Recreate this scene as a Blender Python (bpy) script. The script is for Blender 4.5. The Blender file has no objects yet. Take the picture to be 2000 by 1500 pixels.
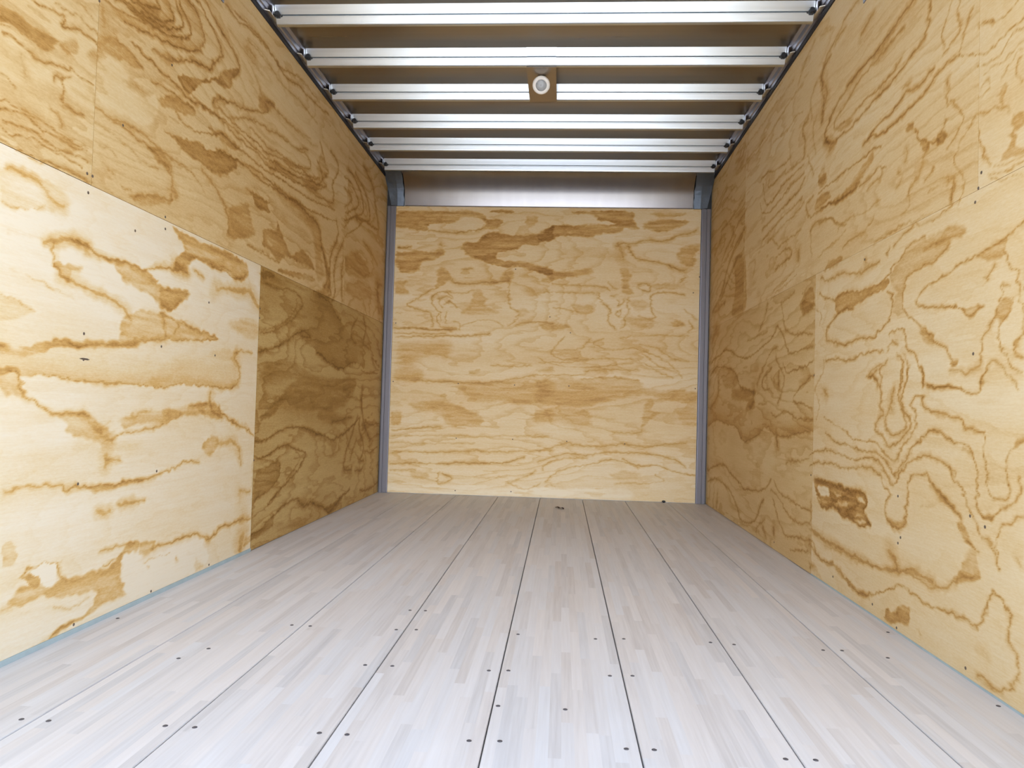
import bpy, bmesh, math, random
import numpy as np
from mathutils import Vector, Matrix

S = bpy.context.scene
COL = S.collection

# ------------------------------------------------------------------ camera
CAM = (0.1397, 0.0, 0.6583)
YAW, PITCH, ROLL, FPX = -0.06624, 0.02902, 0.02808, 1462.5
cy, sy, cp, sp = math.cos(YAW), math.sin(YAW), math.cos(PITCH), math.sin(PITCH)
fwd = Vector((sy * cp, cy * cp, sp)); rgt = Vector((cy, -sy, 0)); upv = rgt.cross(fwd)
cr, sr = math.cos(ROLL), math.sin(ROLL)
r2 = rgt * cr + upv * sr
u2 = upv * cr - rgt * sr
cam_data = bpy.data.cameras.new('camera')
cam_data.sensor_width = 36.0
cam_data.lens = FPX / 2000.0 * 36.0
cam_data.clip_start = 0.02
cam = bpy.data.objects.new('camera', cam_data)
COL.objects.link(cam)
cam.matrix_world = Matrix(((r2.x, u2.x, -fwd.x, CAM[0]), (r2.y, u2.y, -fwd.y, CAM[1]),
                           (r2.z, u2.z, -fwd.z, CAM[2]), (0, 0, 0, 1)))
S.camera = cam

# ------------------------------------------------------------------ sky, sun, exposure
VEIL, GLOW, SKY = (3.95, 4.88, 6.5), 0.62, 0.36
world = bpy.data.worlds.new('sky'); S.world = world
world.use_nodes = True
wn = world.node_tree
for n in list(wn.nodes): wn.nodes.remove(n)
wout = wn.nodes.new('ShaderNodeOutputWorld')
wbg = wn.nodes.new('ShaderNodeBackground')
sky = wn.nodes.new('ShaderNodeTexSky')
sky.sky_type = 'NISHITA'
sky.sun_disc = False
sky.sun_elevation = math.radians(38)
sky.sun_rotation = math.radians(180)
sky.air_density = 1.0
sky.dust_density = 2.0
# thin bright cloud: sky colour pulled towards a blue-white veil, brightest low behind the camera
wmix = wn.nodes.new('ShaderNodeMix'); wmix.data_type = 'RGBA'
wmix.inputs['Factor'].default_value = 0.8
wmix.inputs['B'].default_value = (VEIL[0], VEIL[1], VEIL[2], 1)
wn.links.new(sky.outputs[0], wmix.inputs['A'])
wtc = wn.nodes.new('ShaderNodeTexCoord')
wdot = wn.nodes.new('ShaderNodeVectorMath'); wdot.operation = 'DOT_PRODUCT'
wdot.inputs[1].default_value = Vector((0.16, -0.97, 0.16)).normalized()
wn.links.new(wtc.outputs['Generated'], wdot.inputs[0])
wcl = wn.nodes.new('ShaderNodeMath'); wcl.operation = 'MAXIMUM'; wcl.inputs[1].default_value = 0
wn.links.new(wdot.outputs['Value'], wcl.inputs[0])
wpw = wn.nodes.new('ShaderNodeMath'); wpw.operation = 'POWER'; wpw.inputs[1].default_value = 7
wn.links.new(wcl.outputs[0], wpw.inputs[0])
wml = wn.nodes.new('ShaderNodeMath'); wml.operation = 'MULTIPLY_ADD'; wml.inputs[1].default_value = GLOW; wml.inputs[2].default_value = SKY
wn.links.new(wpw.outputs[0], wml.inputs[0])
wn.links.new(wml.outputs[0], wbg.inputs['Strength'])
wn.links.new(wmix.outputs['Result'], wbg.inputs['Color'])
wn.links.new(wbg.outputs[0], wout.inputs[0])

sun_d = bpy.data.lights.new('sun', 'SUN')
sun_d.energy = 11.0
sun_d.angle = math.radians(6)
sun_d.color = (1.0, 0.96, 0.9)
sun = bpy.data.objects.new('sun', sun_d)
COL.objects.link(sun)
sun.rotation_euler = Vector((-0.8, -0.22, -0.95)).to_track_quat('-Z', 'Y').to_euler()

S.view_settings.view_transform = 'Standard'
S.view_settings.look = 'None'
S.view_settings.exposure = 0.58
S.view_settings.gamma = 1.0
S.view_settings.use_curve_mapping = False

# ------------------------------------------------------------------ dimensions (metres)
W, H, D = 2.36, 2.297, 5.414        # inside width, plywood height, length to the front wall
X0, X1 = -W / 2, W / 2
Y0 = 0.75                           # rear opening
ZR = H + 0.074                      # underside of the roof sheet
SEAM = 1.238                        # joint between lower and upper plywood sheets

# ------------------------------------------------------------------ helpers
def tag(o, label=None, cat=None, group=None, kind=None):
    if label: o['label'] = label
    if cat: o['category'] = cat
    if group: o['group'] = group
    if kind: o['kind'] = kind
    return o

def link(name, mesh, mat, parent=None):
    o = bpy.data.objects.new(name, mesh)
    COL.objects.link(o)
    if mat: mesh.materials.append(mat)
    if parent: o.parent = parent
    return o

def empty(name, loc):
    o = bpy.data.objects.new(name, None)
    o.empty_display_size = 0.1
    o.location = loc
    COL.objects.link(o)
    return o

def obj(name, bm, mat, parent=None, smooth=False, bevel=0.0):
    if bevel > 0:
        bmesh.ops.bevel(bm, geom=[e for e in bm.edges if e.calc_face_angle(0) > 0.5], offset=bevel, segments=2, affect='EDGES')
    bmesh.ops.recalc_face_normals(bm, faces=bm.faces)
    me = bpy.data.meshes.new(name)
    bm.to_mesh(me); bm.free()
    if smooth:
        for p in me.polygons: p.use_smooth = True
    return link(name, me, mat, parent)

def box(bm, a, b):
    v = [bm.verts.new((x, y, z)) for x in (a[0], b[0]) for y in (a[1], b[1]) for z in (a[2], b[2])]
    for f in ((0, 1, 3, 2), (4, 6, 7, 5), (0, 4, 5, 1), (2, 3, 7, 6), (0, 2, 6, 4), (1, 5, 7, 3)):
        bm.faces.new([v[i] for i in f])

def prism(bm, prof, axis, a, b):
    """closed profile swept along an axis; profile coords are the two other axes in order"""
    def pt(p, t):
        if axis == 0: return (t, p[0], p[1])
        if axis == 1: return (p[0], t, p[1])
        return (p[0], p[1], t)
    A = [bm.verts.new(pt(p, a)) for p in prof]
    B = [bm.verts.new(pt(p, b)) for p in prof]
    n = len(prof)
    for i in range(n):
        bm.faces.new((A[i], A[(i + 1) % n], B[(i + 1) % n], B[i]))
    bm.faces.new(A[::-1]); bm.faces.new(B)

def lathe(bm, prof, n=32, origin=(0, 0, 0), axis=2):
    """profile of (radius, height) turned about an axis"""
    rings = []
    for r, h in prof:
        ring = []
        for k in range(n):
            t = 2 * math.pi * k / n
            c, s = r * math.cos(t), r * math.sin(t)
            p = (c, s, h) if axis == 2 else ((h, c, s) if axis == 0 else (c, h, s))
            ring.append(bm.verts.new((p[0] + origin[0], p[1] + origin[1], p[2] + origin[2])))
        rings.append(ring)
    for a, b in zip(rings, rings[1:]):
        for k in range(n):
            bm.faces.new((a[k], a[(k + 1) % n], b[(k + 1) % n], b[k]))
    bm.faces.new(rings[0]); bm.faces.new(rings[-1])

# ------------------------------------------------------------------ materials
def new_mat(name):
    m = bpy.data.materials.new(name); m.use_nodes = True
    return m, m.node_tree, m.node_tree.nodes['Principled BSDF']

def nd(nt, typ, **kw):
    n = nt.nodes.new(typ)
    for k, v in kw.items(): setattr(n, k, v)
    return n

def metal(name, col, rough, streak=(1, 1, 1), amount=0.12, metallic=1.0, bump=0.0):
    m, nt, b = new_mat(name)
    tc = nd(nt, 'ShaderNodeTexCoord'); mp = nd(nt, 'ShaderNodeMapping')
    mp.inputs['Scale'].default_value = streak
    nt.links.new(tc.outputs['Object'], mp.inputs[0])
    nz = nd(nt, 'ShaderNodeTexNoise'); nz.inputs['Scale'].default_value = 6; nz.inputs['Detail'].default_value = 5
    nt.links.new(mp.outputs[0], nz.inputs['Vector'])
    rr = nd(nt, 'ShaderNodeMapRange')
    rr.inputs['To Min'].default_value = rough - amount; rr.inputs['To Max'].default_value = rough + amount
    nt.links.new(nz.outputs['Fac'], rr.inputs['Value']); nt.links.new(rr.outputs[0], b.inputs['Roughness'])
    cr_ = nd(nt, 'ShaderNodeMapRange'); cr_.inputs['To Min'].default_value = 0.85; cr_.inputs['To Max'].default_value = 1.1
    nt.links.new(nz.outputs['Fac'], cr_.inputs['Value'])
    mx = nd(nt, 'ShaderNodeMix', data_type='RGBA', blend_type='MULTIPLY'); mx.inputs['Factor'].default_value = 1
    mx.inputs['A'].default_value = (*col, 1); nt.links.new(cr_.outputs[0], mx.inputs['B'])
    nt.links.new(mx.outputs['Result'], b.inputs['Base Color'])
    b.inputs['Metallic'].default_value = metallic
    if bump:
        bp = nd(nt, 'ShaderNodeBump'); bp.inputs['Strength'].default_value = bump; bp.inputs['Distance'].default_value = 0.02
        nt.links.new(nz.outputs['Fac'], bp.inputs['Height']); nt.links.new(bp.outputs[0], b.inputs['Normal'])
    return m

def plain(name, col, rough=0.6, spec=0.5):
    m, nt, b = new_mat(name)
    tc = nd(nt, 'ShaderNodeTexCoord')
    nz = nd(nt, 'ShaderNodeTexNoise'); nz.inputs['Scale'].default_value = 25; nz.inputs['Detail'].default_value = 4
    nt.links.new(tc.outputs['Object'], nz.inputs['Vector'])
    mr = nd(nt, 'ShaderNodeMapRange'); mr.inputs['To Min'].default_value = 0.85; mr.inputs['To Max'].default_value = 1.12
    nt.links.new(nz.outputs['Fac'], mr.inputs['Value'])
    mx = nd(nt, 'ShaderNodeMix', data_type='RGBA', blend_type='MULTIPLY'); mx.inputs['Factor'].default_value = 1
    mx.inputs['A'].default_value = (*col, 1); nt.links.new(mr.outputs[0], mx.inputs['B'])
    nt.links.new(mx.outputs['Result'], b.inputs['Base Color'])
    b.inputs['Roughness'].default_value = rough
    b.inputs['Specular IOR Level'].default_value = spec
    return m

M_GALV = metal('galvanised_steel', (0.62, 0.67, 0.71), 0.30, (0.3, 8, 8), 0.08)
M_BRIGHT = metal('bright_bracket_steel', (0.82, 0.84, 0.87), 0.3, (4, 4, 4), 0.08)
M_RAIL = metal('aluminium_rail', (0.34, 0.34, 0.40), 0.38, (8, 0.3, 8), 0.08)
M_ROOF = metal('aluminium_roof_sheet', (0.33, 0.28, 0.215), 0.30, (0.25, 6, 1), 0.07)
M_HEAD = metal('aluminium_header', (0.29, 0.28, 0.28), 0.25, (2.5, 0.3, 0.3), 0.012)
M_CAST = metal('dull_blue_casting', (0.30, 0.36, 0.44), 0.5, (3, 3, 3), 0.1, 0.85, 0.3)
M_POST = metal('grey_corner_trim', (0.20, 0.19, 0.20), 0.5, (8, 8, 0.4), 0.1, 0.7)
M_PLATE = metal('light_plate', (0.36, 0.31, 0.26), 0.30, (2, 2, 2), 0.05)
M_RUBBER = plain('black_gasket', (0.012, 0.012, 0.018), 0.6)
M_BLACK = plain('dark_bolt', (0.02, 0.022, 0.025), 0.5)
M_SCREW = plain('dark_screw', (0.07, 0.065, 0.07), 0.5)
M_NAIL = plain('dark_nail', (0.12, 0.085, 0.06), 0.6)
M_RING = plain('white_plastic', (0.82, 0.80, 0.76), 0.35)
M_LENS = plain('grey_lens', (0.36, 0.38, 0.40), 0.25)
M_STRIP = plain('blue_green_strip', (0.40, 0.49, 0.50), 0.55)
M_SKIN = plain('white_body_panel', (0.75, 0.75, 0.74), 0.5)
M_SUB = plain('dark_subfloor', (0.05, 0.05, 0.06), 0.9)
M_GROUND = plain('concrete_yard', (0.50, 0.49, 0.47), 0.9)
M_LEAF = plain('dark_leaf', (0.05, 0.035, 0.045), 0.7)

# veneer tones from pale sapwood to dark latewood: cream, tan and honey sheets
CREAM = ((0.84, 0.74, 0.56), (0.77, 0.605, 0.35), (0.67, 0.42, 0.15), (0.50, 0.27, 0.075), (0.26, 0.12, 0.025))
TAN = ((0.78, 0.64, 0.39), (0.70, 0.51, 0.25), (0.54, 0.315, 0.10), (0.37, 0.19, 0.047), (0.19, 0.085, 0.018))
HONEY = ((0.67, 0.50, 0.245), (0.56, 0.385, 0.145), (0.37, 0.205, 0.052), (0.24, 0.12, 0.025), (0.13, 0.058, 0.012))
def blend(p, q, k): return tuple(tuple(a * (1 - k) + c * k for a, c in zip(x, y)) for x, y in zip(p, q))
STRAW = blend(CREAM, TAN, 0.72)
def plywood(name, off, PLY):
    """veneer: growth-ring darkness stored per vertex, fine fibre and speckle from noise"""
    m, nt, b = new_mat(name)
    at = nd(nt, 'ShaderNodeAttribute', attribute_name='ring')
    tc = nd(nt, 'ShaderNodeTexCoord')
    def noise(scale, sc, detail, rough=0.6):
        mp = nd(nt, 'ShaderNodeMapping'); mp.inputs['Scale'].default_value = scale; mp.inputs['Location'].default_value = (off, off * .7, off * .3)
        nt.links.new(tc.outputs['Object'], mp.inputs[0])
        n = nd(nt, 'ShaderNodeTexNoise'); n.inputs['Scale'].default_value = sc
        n.inputs['Detail'].default_value = detail; n.inputs['Roughness'].default_value = rough
        nt.links.new(mp.outputs[0], n.inputs['Vector'])
        return n.outputs['Fac']
    along = (1.0, 1.0, 9.0)
    fibre = noise((3, 3, 60), 3.0, 6)
    fleck = noise((10, 10, 40), 6.0, 5, 0.75)
    cloud = noise((1.0, 1.0, 2.6), 1.6, 4)
    def math_(op, a, c, d=None):
        n = nd(nt, 'ShaderNodeMath', operation=op)
        for i, v in enumerate((a, c) if d is None else (a, c, d)):
            if isinstance(v, (int, float)): n.inputs[i].default_value = v
            else: nt.links.new(v, n.inputs[i])
        return n.outputs[0]
    f1 = math_('MULTIPLY_ADD', math_('SUBTRACT', fibre, 0.5), 0.16, at.outputs['Fac'])
    # speckle bites into the dark bands more than into the pale wood
    amp = math_('MULTIPLY_ADD', at.outputs['Fac'], 1.0, 0.14)
    f2 = math_('ADD', f1, math_('MULTIPLY', math_('SUBTRACT', fleck, 0.5), amp))
    f3 = math_('ADD', f2, math_('MULTIPLY', math_('SUBTRACT', cloud, 0.5), 0.22))
    rp = nd(nt, 'ShaderNodeValToRGB')
    e = rp.color_ramp.elements
    cols = [(0.0, PLY[0]), (0.18, PLY[1]), (0.42, PLY[2]), (0.66, PLY[3]), (1.0, PLY[4])]
    e[0].position, e[0].color = 0.0, (*cols[0][1], 1)
    e[1].position, e[1].color = 1.0, (*cols[4][1], 1)
    for p, c in cols[1:4]:
        q = e.new(p); q.color = (*c, 1)
    nt.links.new(f3, rp.inputs[0])
    nt.links.new(rp.outputs[0], b.inputs['Base Color'])
    b.inputs['Roughness'].default_value = 0.55
    b.inputs['Specular IOR Level'].default_value = 0.15
    bp = nd(nt, 'ShaderNodeBump'); bp.inputs['Strength'].default_value = 0.12; bp.inputs['Distance'].default_value = 0.002
    nt.links.new(fibre, bp.inputs['Height']); nt.links.new(bp.outputs[0], b.inputs['Normal'])
    return m


def floor_mat():
    m, nt, b = new_mat('laminated_hardwood')
    tc = nd(nt, 'ShaderNodeTexCoord')
    sx = nd(nt, 'ShaderNodeSeparateXYZ'); nt.links.new(tc.outputs['Object'], sx.inputs[0])
    def mth(op, a, c):
        n = nd(nt, 'ShaderNodeMath', operation=op)
        for i, v in enumerate((a, c)):
            if isinstance(v, (int, float)): n.inputs[i].default_value = v
            else: nt.links.new(v, n.inputs[i])
        return n.outputs[0]
    lane = mth('FLOOR', mth('DIVIDE', mth('SUBTRACT', sx.outputs['X'], 0.006), 0.02522), 0)
    w1 = nd(nt, 'ShaderNodeTexWhiteNoise', noise_dimensions='1D'); nt.links.new(lane, w1.inputs['W'])
    ly = mth('ADD', mth('DIVIDE', sx.outputs['Y'], 0.45), mth('MULTIPLY', w1.outputs['Value'], 7.0))
    cell = mth('FLOOR', ly, 0)
    cb = nd(nt, 'ShaderNodeCombineXYZ'); nt.links.new(lane, cb.inputs[0]); nt.links.new(cell, cb.inputs[1])
    w2 = nd(nt, 'ShaderNodeTexWhiteNoise', noise_dimensions='3D'); nt.links.new(cb.outputs[0], w2.inputs['Vector'])
    mp = nd(nt, 'ShaderNodeMapping'); mp.inputs['Scale'].default_value = (60, 2.2, 1)
    nt.links.new(tc.outputs['Object'], mp.inputs[0])
    ad = nd(nt, 'ShaderNodeVectorMath', operation='ADD'); nt.links.new(mp.outputs[0], ad.inputs[0])
    nt.links.new(w2.outputs['Color'], ad.inputs[1])
    gr = nd(nt, 'ShaderNodeTexNoise'); gr.inputs['Scale'].default_value = 2.2; gr.inputs['Detail'].default_value = 6
    nt.links.new(ad.outputs[0], gr.inputs['Vector'])
    cl = nd(nt, 'ShaderNodeTexNoise'); cl.inputs['Scale'].default_value = 1.3; cl.inputs['Detail'].default_value = 3
    nt.links.new(tc.outputs['Object'], cl.inputs['Vector'])
    f = mth('ADD', mth('MULTIPLY', w2.outputs['Value'], 0.30), mth('MULTIPLY', gr.outputs['Fac'], 0.60))
    f = mth('ADD', f, mth('MULTIPLY', cl.outputs['Fac'], 0.14))
    rp = nd(nt, 'ShaderNodeValToRGB'); e = rp.color_ramp.elements
    e[0].position, e[0].color = 0.1, (0.42, 0.40, 0.39, 1)
    e[1].position, e[1].color = 0.95, (0.67, 0.665, 0.67, 1)
    q = e.new(0.5); q.color = (0.57, 0.555, 0.55, 1)
    nt.links.new(f, rp.inputs[0])
    sc = nd(nt, 'ShaderNodeSeparateColor'); nt.links.new(w2.outputs['Color'], sc.inputs[0])
    hue = nd(nt, 'ShaderNodeMix', data_type='RGBA'); nt.links.new(sc.outputs[1], hue.inputs['Factor'])
    hue.inputs['A'].default_value = (1.03, 1.0, 0.97, 1); hue.inputs['B'].default_value = (0.98, 1.0, 1.02, 1)
    mxh = nd(nt, 'ShaderNodeMix', data_type='RGBA', blend_type='MULTIPLY'); mxh.inputs['Factor'].default_value = 1
    nt.links.new(rp.outputs[0], mxh.inputs['A']); nt.links.new(hue.outputs['Result'], mxh.inputs['B'])
    nt.links.new(mxh.outputs['Result'], b.inputs['Base Color'])
    mr = nd(nt, 'ShaderNodeMapRange'); mr.inputs['To Min'].default_value = 0.42; mr.inputs['To Max'].default_value = 0.62
    nt.links.new(gr.outputs['Fac'], mr.inputs['Value']); nt.links.new(mr.outputs[0], b.inputs['Roughness'])
    bp = nd(nt, 'ShaderNodeBump'); bp.inputs['Strength'].default_value = 0.1; bp.inputs['Distance'].default_value = 0.002
    nt.links.new(gr.outputs['Fac'], bp.inputs['Height']); nt.links.new(bp.outputs[0], b.inputs['Normal'])
    return m
M_FLOOR = floor_mat()

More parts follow.
